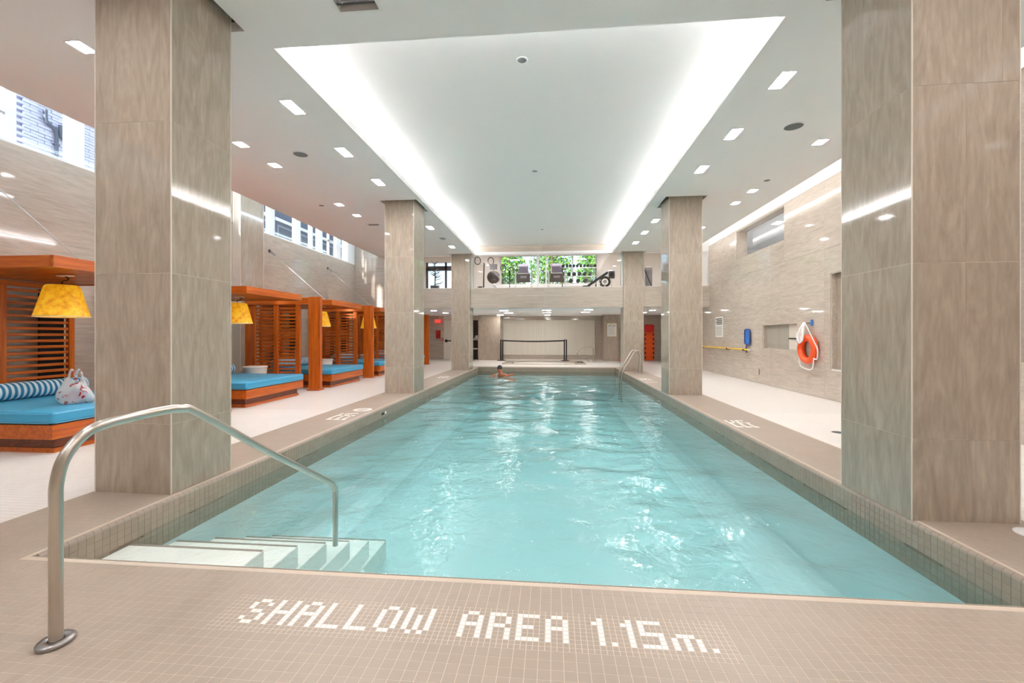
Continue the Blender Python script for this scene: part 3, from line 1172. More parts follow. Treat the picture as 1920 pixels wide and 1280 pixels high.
# right wall
OP = [(11.56, 14.42, 3.72, 4.60), (10.98, 12.71, 0.98, 1.63), (8.2, 9.72, 0.64, 2.64), (4.9, 6.02, 1.0, 4.72)]
mb = MB()
holed(mb, 'x', YB, HALL_Y + 0.6, 0, 5.2, WR + 0.018, WR + 0.2, OP)
wall_right = tag(mb.build('wall_right', M['white_paint']), None, kind='structure')
rz = [0, 0.62, 1.90, 3.18, 4.64]
wall_panels(wall_right, 'x', cut_rects(grid_rects(steps(YB, 16.9, 2.6), rz), OP), WR, WR + 0.018, M['stone_along_y'])
wall_panels(wall_right, 'x', grid_rects(steps(16.9, HALL_Y + 0.1, 2.6), [0, 1.2, 2.42]), WR, WR + 0.018, M['stone_along_y'])
MB().box(WR, WR + 0.018, YB, 16.9, 4.645, 5.12).build('plaster_band', M['white_paint'], wall_right)
# high opening: stone reveal, glass, white room beyond
w1 = empty('window_1', (WR, 13.0, 3.72), None, None)
tag(w1, 'high interior window opening in the right stone wall', None, kind='structure')
o0 = OP[0]
def reveal(root, o, depth, mat, t=0.02):
    y0, y1, z0, z1 = o
    cy_, = ((13.0),) if root is w1 else (root.location.y,)
    bx, by, bz = root.location
    a = 0.021
    MB().box(a, depth, y0 - by, y0 - by + t, z0 - bz, z1 - bz).build('reveal', mat, root)
    MB().box(a, depth, y1 - by - t, y1 - by, z0 - bz, z1 - bz).build('reveal', mat, root)
    MB().box(a, depth, y0 - by + t, y1 - by - t, z1 - bz - t, z1 - bz).build('reveal', mat, root)
    MB().box(a, depth, y0 - by + t, y1 - by - t, z0 - bz, z0 - bz + t).build('reveal', mat, root)
reveal(w1, o0, 0.32, M['stone_along_y'])
MB().box(0.25, 0.262, o0[0] - 13 + .02, o0[1] - 13 - .02, 0.02, o0[3] - o0[2] - .02).build('pane', M['gym_glass'], w1)
mb = MB()
mb.box(WR + 0.33, 10.5, 8.0, 20.0, 5.05, 5.12)
mb.box(10.4, 10.5, 8.0, 20.0, 2.6, 5.05)
mb.box(WR + 0.33, 10.5, 19.9, 20.0, 2.6, 5.05)
mb.box(WR + 0.33, 10.5, 8.0, 8.1, 2.6, 5.05)
mb.box(WR + 0.33, 10.5, 8.0, 20.0, 2.5, 2.6)
tag(mb.build('wall_upper_room', M['white_paint']), None, kind='structure')
for i, (x, y) in enumerate(((7.4, 15.2), (7.4, 12.4))):
    root = empty('ceiling_light', (x, y, 5.05), ('far', 'near')[i] + ' square ceiling light seen through the high right window', 'ceiling light', 'recessed ceiling lights')
    mm = MB()
    holed(mm, 'z', -.13, .13, -.2, .2, -0.012, 0, [(-.115, .115, -.185, .185)])
    mm.build('frame', M['white_paint'], root)
    MB().box(-.115, .115, -.185, .185, -0.008, -0.002).build('diffuser', M['downlight'], root)
# low niche with reeded back
n1 = tag(empty('window_2', (WR, 11.8, 0.98), None, None), 'low rectangular recess in the right stone wall beside the life ring', None, kind='structure')
reveal(n1, OP[1], 0.13, M['stone_along_y'])
MB().box(0.12, 0.14, -.82, .91, 0, .65).build('back_panel', M['niche_panel'], n1)
MB().box(0.10, 0.12, -.80, -.28, 0.02, .63).build('side_panel', M['trim_light'], n1)
MB().box(0.08, 0.10, -.80, -.29, .27, .30).build('rail', M['black_metal'], n1)
# tall recess behind the near right column
n2 = tag(empty('window_3', (WR, 9.0, 0.64), None, None), 'tall shallow recess in the right wall beside the near column', None, kind='structure')
reveal(n2, OP[2], 0.14, M['stone_along_y'])
MB().box(0.12, 0.14, -.8, .72, 0, 2.0).build('back_panel', M['stone_vertical'], n2)
n3 = tag(empty('window_4', (WR, 5.4, 1.0), None, None), 'tall opening in the right wall at the picture edge', None, kind='structure')
reveal(n3, OP[3], 0.2, M['stone_along_y'])
MB().box(0.18, 0.20, -.5, .62, 0, 3.72).build('back_panel', M['white_paint'], n3)

# left wall with clerestory windows
SILL = 4.13
WB = [(4.55, 9.95), (11.05, 16.2)]                     # window bands
mb = MB()
holed(mb, 'x', YB, HALL_Y + 0.6, 0, 5.7, WL - 0.25, WL - 0.018, [(a, b, SILL, 5.5) for a, b in WB])
wall_left = tag(mb.build('wall_left', M['white_paint']), None, kind='structure')
wall_panels(wall_left, 'x', grid_rects(steps(YB, YF + 0.1, 2.6), [0, 0.62, 1.50, 2.80, SILL]), WL - 0.018, WL, M['stone_along_y'])
wall_panels(wall_left, 'x', grid_rects(steps(YF + 0.1, HALL_Y, 2.6), [0, 1.2, 2.42]), WL - 0.018, WL, M['stone_along_y'])
MB().box(WL - 0.02, WL + 0.20, 10.10, 10.95, 0, 5.6).build('pilaster', M['stone_vertical'], wall_left)
MB().box(WL + 0.0, WL + 0.205, 10.085, 10.10, 0, 5.6).build('corner_trim', M['trim_light'], wall_left)
MB().box(WL + 0.0, WL + 0.205, 10.95, 10.965, 0, 5.6).build('corner_trim', M['trim_light'], wall_left)


def py_at(px, x):
    """y where the sight line of picture column px meets the plane X = x"""
    a = (px - 960) / F_PX
    c, s = math.cos(YAW), math.sin(YAW)
    return x * (a * s + c) / (a * c - s)


def clerestory(idx, y0, y1, posts, label):
    root = tag(empty('window_%d' % idx, (WL - 0.1, y0, SILL), None, None), label, None, kind='structure')
    L, Hh = y1 - y0, 5.5 - SILL
    MB().bbox(-0.06, 0.09, 0, L, 0, 0.05).build('sill', M['white_paint'], root)
    MB().bbox(-0.05, 0.05, 0, L, Hh - 0.06, Hh).build('head', M['white_paint'], root)
    edges = [0.0]
    for (a, b) in posts:
        MB().bbox(-0.06, 0.06, a - y0, b - y0, 0.0, Hh).build('mullion', M['white_paint'], root)
        edges += [a - y0, b - y0]
    edges.append(L)
    for a, b in zip(edges[::2], edges[1::2]):
        if b - a > 0.05:
            MB().box(-0.006, 0.0, a, b, 0.05, Hh - 0.06).build('pane', M['window_glass'], root)
    return root


p1 = [(py_at(18, WL), py_at(36, WL)), (py_at(134, WL), py_at(163, WL))]
wA = clerestory(5, WB[0][0], WB[0][1], p1 + [(7.9, 8.1), (9.2, 9.35)], 'clerestory window band on the left above the near cabana')
for z in (0.42, 0.85):
    MB().box(-0.02, 0.02, 0, p1[0][0] - WB[0][0], z, z + 0.03).build('glazing_bar', M['mid_grey'], wA)
p2 = [(py_at(a, WL), py_at(b, WL)) for a, b in ((508, 518), (557, 566), (586, 589), (600, 607), (633, 641))]
wB = clerestory(6, WB[1][0], WB[1][1], p2, 'clerestory window band on the left above the middle cabanas')
ya, yb2 = p2[3][1], p2[4][0]
MB().bbox(-0.03, 0.03, (ya + yb2) / 2 - .04 - WB[1][0], (ya + yb2) / 2 + .04 - WB[1][0], 0.05, 1.3).build('glazing_bar', M['white_paint'], wB)
MB().bbox(-0.03, 0.03, ya - WB[1][0], yb2 - WB[1][0], 0.52, 0.60).build('glazing_bar', M['white_paint'], wB)

# wall behind the viewpoint
mb = MB().box(WL - 0.3, WR + 0.3, YB - 0.2, YB, 0, 5.7)
tag(mb.build('wall_back', M['stone_along_x']), None, kind='structure')

# ------------------------------------------------------------------ gym front: fascia, end wall, hall below
FT, FB = 3.165, 2.40                                    # fascia top and bottom
mb = MB()
mb.box(WL, WR, YF + 0.02, YF + 0.25, FB, FT)
wall_front = tag(mb.build('wall_front', M['trim_light']), None, kind='structure')
segs = [(-6.1, -3.87), (-3.17, -0.3), (-0.3, 2.65), (3.37, WR)]
wall_panels(wall_front, 'y', [(a, b, FB, FT) for a, b in segs], YF, YF + 0.02, M['stone_along_x'])
# stone end wall over the cabanas, left of the gym glass
wall_panels(wall_front, 'y', grid_rects([WL, -6.1], [FB, 3.165, 4.4, 5.6]), YF, YF + 0.02, M['stone_along_x'])
MB().box(WL, -6.1, YF + 0.02, YF + 0.25, FT, 5.6).build('core', M['trim_light'], wall_front)
# stone band at the far end of the raised ceiling
wall_panels(wall_front, 'y', [(CV[0] - 0.45, -0.4, 4.47, 4.80), (-0.4, CV[1] + 0.45, 4.47, 4.80)], YF + 0.03, YF + 0.05, M['stone_along_x'])
MB().box(WL, WR, YF + 0.05, YF + 0.25, 4.47, 5.7).build('upper_core', M['white_paint'], wall_front)
MB().bbox(-1.35, 0.72, YF - 0.012, YF, 2.86, 2.875, 0.002).build('light_line', M['trim_light'], wall_front)
# gym glazing
gl_spans = [(-6.1, -3.87, 'left'), (-3.17, 2.65, 'middle'), (3.37, WR, 'right')]
for i, (a, b, nm) in enumerate(gl_spans):
    root = tag(empty('window_%d' % (7 + i), (a, YF + 0.06, FT), None, None), nm + ' glazed gym front above the stone fascia', None, kind='structure')
    MB().bbox(0, b - a, 0.0, 0.05, 0, 0.02).build('sill', M['white_paint'], root)
    MB().bbox(0, b - a, 0.0, 0.05, 1.255, 1.30).build('head', M['white_paint'], root)
    MB().bbox(0, 0.08, 0.0, 0.05, 0.02, 1.255).build('side_frame', M['white_paint'], root)
    MB().bbox(b - a - 0.06, b - a, 0.0, 0.05, 0.02, 1.255).build('side_frame', M['white_paint'], root)
    if nm == 'middle':
        edges = [0.08]
        for px, w in ((1008.5, 0.05), (1024, 0.03)):
            q = (px - 960) / F_PX
            c_, s_ = math.cos(YAW), math.sin(YAW)
            xx = (YF + 0.06) * (q * c_ - s_) / (q * s_ + c_) - a
            MB().bbox(xx - w, xx + w, 0.0, 0.05, 0.02, 1.255).build('mullion', M['white_paint'], root)
            edges += [xx - w, xx + w]
        edges.append(b - a - 0.06)
    else:
        edges = [0.08, b - a - 0.06]
    for e0, e1 in zip(edges[::2], edges[1::2]):
        MB().box(e0, e1, 0.02, 0.028, 0.02, 1.255).build('pane', M['gym_glass'], root)
# gym room shell
mb = MB()
mb.box(WL, WR, YF + 0.25, 23.8, 3.0, 3.12)
tag(mb.build('floor_gym', M['gym_floor']), None, kind='structure')
mb = MB()
mb.box(WL, WR, YF + 0.25, 23.8, 5.78, 5.88)
tag(mb.build('ceiling_gym', M['white_paint']), None, kind='structure')
mb = MB()
holed(mb, 'y', WL, WR, 3.0, 5.88, 23.6, 23.75, [(-2.79, 2.31, 4.10, 5.60), (-6.9, -4.3, 3.2, 5.3)])
wall_gym = tag(mb.build('wall_gym', M['white_paint']), None, kind='structure')
MB().box(WL - 0.15, WL, YF + 0.25, 23.8, 2.5, 5.88).build('side_wall', M['white_paint'], wall_gym)
MB().box(WR, WR + 0.15, YF + 0.25, 23.8, 2.5, 5.88).build('side_wall', M['white_paint'], wall_gym)
w10 = tag(empty('window_10', (-0.24, 23.62, 4.10), None, None), 'wide gym back window with green trees outside', None, kind='structure')
for x in (-2.55, -.57, .2, 1.32, 2.55):
    MB().bbox(x - .035, x + .035, -0.02, .1, 0, 1.5).build('mullion', M['white_paint'], w10)
for a, b in ((-2.5, -.6), (-.53, .16), (.24, 1.28), (1.36, 2.5)):
    MB().box(a, b, 0.03, 0.036, 0, 1.5).build('pane', M['window_glass'], w10)
d0 = tag(empty('door_2', (-5.6, 23.58, 3.12), None, None), 'dark framed glazed gym door behind a bare plant', None, kind='structure')
for x in (-1.3, -.25, 0.55, 1.22):
    MB().bbox(x, x + .1, -0.02, .1, 0.05, 2.2).build('frame', M['dark_grey'], d0)
MB().bbox(-1.3, 1.32, -0.02, .1, 1.75, 2.0).build('transom', M['dark_grey'], d0)
MB().box(-1.25, 1.3, 0.03, 0.036, 0.08, 2.15).build('pane', M['window_glass'], d0)
for i, (x, y) in enumerate(((-2.2, 18.6), (1.6, 18.6), (-2.2, 21.6), (1.6, 21.6), (-5.6, 19.5), (4.5, 19.5))):  # added unseen panels that brighten the gym interior
    root = empty('gym_fill_light', (x, y, 5.78), 'added unseen fill light under the gym ceiling, ' + ('front left', 'front right', 'rear left', 'rear right', 'far left', 'far right')[i], 'ceiling light', 'added gym fill lights')
    mm = MB()
    holed(mm, 'z', -.33, .33, -.33, .33, -0.03, 0, [(-.3, .3, -.3, .3)])
    mm.build('frame', M['white_paint'], root)
    MB().box(-.3, .3, -.3, .3, -0.02, -0.01).build('diffuser', M['gym_fill_light'], root)

# hall under the gym
HC = 2.42
mb = MB()
mb.box(WL, WR, YF + 0.25, HALL_Y + 0.9, HC, HC + 0.08)
tag(mb.build('ceiling_hall', M['ceiling_paint']), None, kind='structure')
mb = MB()
holed(mb, 'y', WL - .1, WR + .1, 0, HC, HALL_Y + 0.02, HALL_Y + 0.12, [(-2.80, 2.70, 0.0, HC), (-4.45, -3.97, 0.0, 2.18), (-6.05, -4.95, 0.0, 2.2)])
wall_hall = tag(mb.build('wall_hall', M['trim_light']), None, kind='structure')
wall_panels(wall_hall, 'y', [(WL, -6.05, 0, 1.2), (WL, -6.05, 1.2, HC), (-4.95, -4.45, 0, HC), (2.7, 4.2, 0, HC), (4.2, WR, 0, HC)], HALL_Y, HALL_Y + 0.02, M['stone_along_x'])
# recess with reeded panels
MB().box(-2.9, 2.8, HALL_Y + .70, HALL_Y + .8, 0, HC).build('recess_back', M['stone_along_x'], wall_hall)
MB().box(-2.9, -2.78, HALL_Y, HALL_Y + .72, 0, HC).build('recess_side', M['stone_vertical'], wall_hall)
MB().box(2.68, 2.80, HALL_Y, HALL_Y + .72, 0, HC).build('recess_side', M['stone_vertical'], wall_hall)
for a, b in ((-2.78, -1.45), (-1.45, -0.13), (-0.13, 1.17), (1.17, 2.36)):
    o = MB().box(a + .002, b - .002, HALL_Y + .655, HALL_Y + .70, 0.24, 2.19).build('reeded_panel', M['reeded_panel'], wall_hall)
    mm = MB()
    k = a + .02
    while k < b - .02:
        mm.box(k, k + .022, HALL_Y + .645, HALL_Y + .656, 0.245, 2.185)
        k += .04
    tag(mm.build('reeds', M['reeded_panel'], o), None, kind='stuff')
for (a, b, nm, lab) in ((-4.0, -2.80, 'hall_column', 'square stone pier left of the reeded hall recess'), (2.70, 3.47, 'hall_column', 'square stone pier with a notice right of the reeded recess')):
    root = empty(nm, ((a + b) / 2, HALL_Y - .3, 0), lab, 'column')
    h = (b - a) / 2
    for z0, z1 in ((0, 1.21), (1.21, HC - .001)):
        MB().box(-h, h, -.28, .29, z0 + .0015, z1 - .0015).build('stone_panel', M['stone_vertical'], root)
# hall ceiling lights
HL = []
for (u0, u1, v, w) in ((630, 690, 567, 0), (665, 725, 585, 0), (610, 655, 600, 0), (950, 1010, 565, 0), (955, 1010, 582, 0), (965, 1005, 600, 0), (1240, 1300, 578, 0), (1265, 1325, 561, 0), (115, 150, 567, 0), (205, 240, 585, 0), (1755, 1792, 565, 0), (1700, 1725, 582, 0)):
    u, vv = 780 + (u0 + u1) / 8, 440 + v / 4
    b = (HORIZON - vv) / F_PX
    a = (u - 960) / F_PX
    tt = (HC - EYE) / b
    c_, s_ = math.cos(YAW), math.sin(YAW)
    HL.append(((a * c_ - s_) * tt, (a * s_ + c_) * tt, (u1 - u0) / 4 * tt / F_PX))
HLO = ('nearest', 'middle', 'farthest', 'nearest', 'middle', 'farthest', 'farther', 'nearer', 'nearer', 'farther', 'nearer', 'farther')
HLW = ['left of the middle'] * 3 + ['above the middle of the hot tub'] * 3 + ['right of the middle'] * 2 + ['seen left of the far left column'] * 2 + ['seen right of the far right column'] * 2
for i, (x, y, w) in enumerate(HL):
    root = empty('hall_light', (x, min(y, 23.6), HC), None, 'ceiling light', 'hall ceiling lights')
    root['label'] = HLO[i] + ' slim hall ceiling light ' + HLW[i]
    MB().box(-w / 2 - .02, w / 2 + .02, -.11, .11, -0.012, 0).build('frame', M['white_paint'], root)
    MB().box(-w / 2, w / 2, -.09, .09, -0.016, -0.011).build('diffuser', M['hall_light'], root)

# ------------------------------------------------------------------ cabanas along the left wall
PITCH = 3.155
BX0, BX1 = -7.50, -5.62                                  # bed back and front
ORD = ['nearest', 'second', 'third', 'fourth', 'farthest']


def make_daybed():
    """origin: front near corner on the floor; bed runs to -x and +y"""
    r = empty('daybed', (0, 0, 0), '', 'daybed', 'daybeds along the left wall')
    L, W = BX1 - BX0, 1.86
    MB().box(-L + .1, -.09, .09, W - .09, 0.0, 0.17).build('plinth', M['wood_dark'], r)
    mm = MB()
    holed(mm, 'z', -L + .08, -.07, .07, W - .07, 0.0, 0.052, [(-L + .11, -.10, .10, W - .10)])
    mm.build('skirting', M['wood_along_y'], r)
    bs = MB().bbox(-L, 0, 0, W, 0.165, 0.330, 0.004).build('base', M['wood_along_y'], r)
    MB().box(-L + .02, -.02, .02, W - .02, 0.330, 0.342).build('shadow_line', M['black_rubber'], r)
    mt = MB().rbox(-L, 0.012, -.012, W + .012, 0.342, 0.475, 0.035, 4).build('mattress', M['blue_vinyl'], r)
    for z in (0.350, 0.455):
        pts = [(-.0 + .012, .02, z), (.012, W - .02, z)]
        MB().cyl(pts[0], pts[1], 0.004, 6).build('piping', M['blue_piping'], mt)
        MB().cyl((-L + .03, -.012, z), (-.03, -.012, z), 0.004, 6).build('piping', M['blue_piping'], mt)
    return r


def make_bolster():
    r = empty('bolster', (0, 0, 0), '', 'bolster', 'striped bolsters on the daybeds')
    R, L = 0.115, 1.66
    mm = MB()
    prof = [(0.001, 0.0), (R * .7, 0.004), (R * .93, 0.02), (R, 0.05), (R, L / 2), (R, L - .05), (R * .93, L - .02), (R * .7, L - .004), (0.001, L)]
    vs, fs, seg, n = [], [], 22, len(prof)
    for k in range(seg):
        q = 2 * math.pi * k / seg
        for a, t in prof:
            vs.append((a * math.cos(q), t, a * math.sin(q) + R))
    for k in range(seg):
        l = (k + 1) % seg
        for i in range(n - 1):
            fs.append((k * n + i, l * n + i, l * n + i + 1, k * n + i + 1))
    mm.raw(vs, fs, True)
    mm.build('cover', M['bolster_stripes'], r)
    for t in (0.028, L - 0.028):
        mm = MB()
        mm.tube([(R * .96 * math.cos(q), t, R + R * .96 * math.sin(q)) for q in [2 * math.pi * k / 20 for k in range(20)]], 0.005, 6, closed=True)
        mm.build('piping', M['blue_piping'], r)
    return r


def make_canopy():
    """origin: front near corner of the slab, z = 0 at its underside"""
    r = empty('canopy', (0, 0, 0), '', 'canopy', 'wooden canopies over the daybeds')
    L, W, t = 2.06, 1.80, 0.135
    MB().bbox(-.05, 0, 0, W, 0, t, .003).build('fascia_board', M['wood_along_y'], r)
    MB().bbox(-L, -.05, 0, .05, 0, t, .003).build('fascia_board', M['wood_along_x'], r)
    MB().bbox(-L, -.05, W - .05, W, 0, t, .003).build('fascia_board', M['wood_along_x'], r)
    MB().box(-L, -.05, .05, W - .05, t - .03, t - .004).build('top_board', M['wood_along_x'], r)
    n = 13
    s = (W - .1) / n
    me = MB().bbox(-L, -.052, .012, s - .012, .012, .055, .003).mesh('canopy_slat')
    me.materials.append(M['wood_along_x'])
    for k in range(n):
        link('slat', me, None, r, (0, .05 + k * s, 0))
    # suspension cable and wall anchor
    a, b = Vector((-2.15, .70, 1.55)), Vector((-.55, .85, t))
    MB().cyl(a, b, .006, 6).build('cable', M['silver'], r)
    MB().cyl(a, a + (b - a) * .09, .016, 8).build('turnbuckle', M['mid_grey'], r)
    MB().cyl(b, b - (b - a) * .03, .014, 8).build('cable_end', M['mid_grey'], r)
    MB().cyl(a + Vector((-.04, 0, 0)), a + Vector((.0, 0, 0)), .045, 14).build('anchor', M['charcoal_wood'], r)
    return r


def make_frame():
    """post, beam and side screen in the plane y = 0; x measured in the room"""
    r = empty('screen_frame', (0, 0, 0), '', 'screen', 'wooden screen frames between the daybeds')
    po = MB().bbox(-5.93, -5.70, -.10, .10, .03, 2.285, .006).build('post', M['wood_along_z'], r)
    MB().bbox(-5.70, -5.655, -.055, .055, .03, 2.285, .004).build('post_fillet', M['wood_along_z'], po)
    MB().bbox(-5.955, -5.645, -.13, .13, 0, .032, .006).build('base_plate', M['wood_along_x'], po)
    MB().bbox(-7.76, -5.93, -.085, .085, 2.10, 2.27, .004).build('beam', M['wood_along_x'], r)
    MB().bbox(-7.76, -7.50, -.06, .06, 0, 2.10, .004).build('rear_post', M['wood_along_z'], r)
    for x0, x1 in ((-7.44, -7.36), (-6.87, -6.77), (-6.30, -6.19)):
        MB().bbox(x0, x1, -.04, .04, .10, 2.10, .004).build('stile', M['wood_along_z'], r)
    me = MB().bbox(-7.36, -6.30, -.014, .014, 0, .045, .003).mesh('screen_slat')
    me.materials.append(M['wood_along_x'])
    k = 0
    z = .14
    while z < 2.06:
        link('slat', me, None, r, (0, 0.026, z))
        z += .088
    return r


def make_back_screen():
    """headboard screen along the wall; origin at its near end"""
    r = empty('back_screen', (0, 0, 0), '', 'screen', 'slatted screens behind the daybeds')
    W = 1.80
    for y0, y1 in ((0, .07), (W / 2 - .05 - .02, W / 2 + .05 - .02), (W - .08, W)):
        MB().bbox(-.03, .035, y0, y1, .10, 2.05, .004).build('stile', M['wood_along_z'], r)
    MB().bbox(-.03, .035, 0, W, 2.04, 2.115, .004).build('top_rail', M['wood_along_y'], r)
    me = MB().bbox(-.012, .016, .02, W - .02, 0, .04, .003).mesh('headboard_slat')
    me.materials.append(M['wood_along_y'])
    z = .16
    while z < 2.0:
        link('slat', me, None, r, (0, 0, z))
        z += .0905
    # dark upholstered strips behind, as seen through the gaps
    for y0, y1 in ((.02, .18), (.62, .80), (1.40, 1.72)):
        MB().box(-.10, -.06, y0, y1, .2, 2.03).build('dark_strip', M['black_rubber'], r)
    return r


def make_lamp():
    r = empty('pendant_lamp', (0, 0, 0), '', 'lamp', 'yellow pendant lamps over the daybeds')
    h, rb, rt = .405, .27, .165
    mm = MB()
    prof = [(rb, 0), (rt + (rb - rt) * .5, h * .5), (rt + .005, h * .96), (rt - .012, h), (rt - .03, h), (rt + .0, h * .95), (rb - .012, .002), (rb, 0)]
    mm.lathe(prof, seg=40)
    sh = mm.build('shade', M['shade_parchment'], r)
    MB().lathe([(rb + .002, -.004), (rb + .002, .008), (rb - .004, .008), (rb - .004, -.004), (rb + .002, -.004)], seg=40).build('rim', M['sign_frame'], sh)
    MB().disc((0, 0, h - .004), rt - .012, 28).build('top_disc', M['shade_parchment'], sh)
    MB().disc((0, 0, .012), rb - .014, 28, True).build('diffuser', M['lamp_bulb'], r)
    pts = smooth_path([(0, 0, h - .01), (.0, 0, h + .05), (.07, 0, h + .065), (.085, 0, h + .09), (.04, 0, h + .115)], 5)
    MB().tube(pts, .007, 8).build('cord', M['black_rubber'], r)
    MB().bbox(-.05, .13, -.04, .04, h + .113, h + .128, .004).build('ceiling_fitting', M['white_paint'], r)
    return r


def make_drum():
    r = empty('drum_table', (0, 0, 0), '', 'side table', 'white drum tables between the daybeds')
    MB().lathe([(0.001, 0), (.20, 0), (.215, .03), (.25, .56), (.255, .575)], seg=36).build('body', M['drum_white'], r)
    MB().lathe([(.255, .575), (.268, .585), (.268, .605), (.255, .615), (0.001, .615)], seg=36).build('top', M['drum_white'], r)
    return r


protos = [make_daybed(), make_bolster(), make_canopy(), make_frame(), make_back_screen(), make_lamp(), make_drum()]
LABS = ['%s blue vinyl daybed on a stepped wooden base', 'blue and white striped bolster on the %s daybed', 'suspended wooden canopy over the %s daybed',
        'wooden post, beam and slatted side screen past the %s daybed', 'slatted wooden headboard screen behind the %s daybed', 'yellow parchment pendant lamp over the %s daybed',
        'round white drum table beyond the %s daybed']
WHO = ['nearest', 'second nearest', 'third', 'fourth', 'farthest']
for k in range(5):
    y = 4.46 + k * PITCH
    spots = [(BX1, y, 0), (-7.27, y + .10, .475), (-5.63, y + .02, 2.125), (0, y + 2.66 + .04, 0), (-7.56, y + .03, 0), (-6.28, y + .64, 1.585), (-7.02, y + 2.20, 0)]
    for q, pr in enumerate(protos):
        o = pr if k == 0 else copy_tree(pr)
        o.location = spots[q]
        if q == 4:
            pass
        o['label'] = LABS[q] % WHO[k]

# plastic bag on the nearest daybed
bag = empty('plastic_bag', (-6.12, 5.12, .475), 'crumpled translucent plastic bag with red print on the nearest daybed', 'bag')
rngb = random.Random(3)
mm = MB()
seg, lev = 28, 12
vs, fs = [], []
for j in range(lev):
    t = j / (lev - 1)
    rad = (.155 + .03 * math.sin(t * 3.0)) * (1 - .55 * t ** 1.6)
    z = .30 * t
    for k in range(seg):
        q = 2 * math.pi * k / seg
        w = 1 + .13 * math.sin(3 * q + 4 * t) + .08 * math.sin(7 * q - 5 * t) + .04 * rngb.uniform(-1, 1)
        vs.append((1.15 * rad * w * math.cos(q), .8 * rad * w * math.sin(q), .002 + z * (1 + .12 * math.sin(2 * q) * t)))
for j in range(lev - 1):
    for k in range(seg):
        l = (k + 1) % seg
        fs.append((j * seg + k, j * seg + l, (j + 1) * seg + l, (j + 1) * seg + k))
fs.append(tuple(range(seg))[::-1])
mm.raw(vs, fs, True)
mm.build('body', M['bag_plastic'], bag)
for dx in (-.05, .05):
    mm = MB()
    pts = smooth_path([(dx - .06, 0.02, .28), (dx - .045, .01, .37), (dx, 0, .43), (dx + .045, 0, .37), (dx + .05, 0, .28)], 6)
    ring = []
    mm.tube(pts, .012, 8)
    mm.build('handle', M['bag_plastic'], bag)
MB().rbox(-.10, .12, -.05, .05, .02, .13, .03, 3).build('contents', M['vest_red'], bag)

# ------------------------------------------------------------------ steel rails
rail = empty('handrail', (-2.168, 1.735, 0), 'brushed steel handrail running down into the shallow water', 'handrail')
RP = [(-2.168, 1.735, 0.0), (-2.168, 1.735, 0.3), (-2.168, 1.735, 0.60), (-2.168, 1.738, 0.70), (-2.166, 1.765, 0.80), (-2.160, 1.835, 0.885), (-2.154, 1.915, 0.917), (-2.143, 2.06, 0.931),
      (-2.130, 2.24, 0.936), (-2.123, 2.335, 0.926), (-2.113, 2.45, 0.882), (-2.071, 3.02, 0.508), (-2.024, 3.64, 0.125), (-2.010, 3.83, 0.005), (-2.004, 3.895, -0.07), (-2.003, 3.905, -0.16), (-2.003, 3.905, -0.6)]
base = Vector(RP[0])
MB().tube([Vector(p) - base for p in smooth_path(RP, 6)], .0245, 32).build('tube', M['steel'], rail)
mm = MB()
mm.lathe([(.027, 0.0), (.062, 0.0), (.066, .004), (.066, .014), (.060, .020), (.030, .020), (.027, .016)], seg=36, sx=.92, sy=1.05)
mm.build('base_flange', M['plate_steel'], rail)

lad = empty('pool_ladder', (3.12, 15.95, 0), 'pair of curved steel grab rails of the pool ladder on the right edge', 'ladder')
for dy in (-.30, .26):
    pts = smooth_path([(0, dy, 0), (0, dy, .35), (0, dy, .62), (-.06, dy, .76), (-.17, dy, .80), (-.28, dy, .74), (-.50, dy, .36), (-.66, dy, .06), (-.70, dy, -.06), (-.71, dy, -.3), (-.71, dy, -1.0)], 5)
    o = MB().tube(pts, .026, 14).build('rail', M['steel'], lad)
    MB().lathe([(.021, 0), (.05, 0), (.052, .008), (.045, .016), (.021, .016)], (0, dy, 0), 20).build('flange', M['steel'], o)
for z in (-.35, -.62, -.9):
    MB().bbox(-.75, -.67, -.28, .24, z, z + .03, .004).build('tread', M['steel'], lad)

tubrail = empty('tub_handrail', (1.85, 22.9, 0), 'bent steel handrail beside the hot tub', 'handrail')
pts = smooth_path([(.25, 0, 0), (.25, 0, .62), (.19, 0, .74), (.0, 0, .76), (-.35, 0, .64), (-.55, 0, .48), (-.56, 0, .36), (-.38, 0, .20), (-.14, 0, .22), (-.04, 0, .18), (0.0, 0, 0)], 5)
MB().tube(pts, .027, 12).build('tube', M['steel'], tubrail)
for x in (0, .25):
    MB().lathe([(.022, 0), (.055, 0), (.055, .012), (.022, .014)], (x, 0, 0), 16).build('flange', M['steel'], tubrail)

# ------------------------------------------------------------------ hot tub and barrier in the hall
tub = empty('hot_tub', (-.4, 21.9, 0), 'sunken oval hot tub with a pale stone rim in front of the reeded wall', 'hot tub')
mm = MB()
holed(mm, 'z', -1.95, 1.95, -1.65, 1.0, -.2, .012, [(-1.55, 1.55, -1.30, 0.65)])
mm.build('rim', M['stone_along_x'], tub)
MB().box(-1.55, 1.55, -1.30, .65, -.2, -.19).build('basin', M['drum_white'], tub)
MB().lathe([(1.0, -.05), (1.0, -.02), (0.001, -.018)], (0, -.32, 0), seg=48, sx=1.5, sy=.93).build('water', M['drum_white'], tub)
for k in range(3):
    MB().box(1.62 + k * .1, 1.68 + k * .1, -.4, .4, .012, .016).build('step_mark', M['sign_ink'], tub)

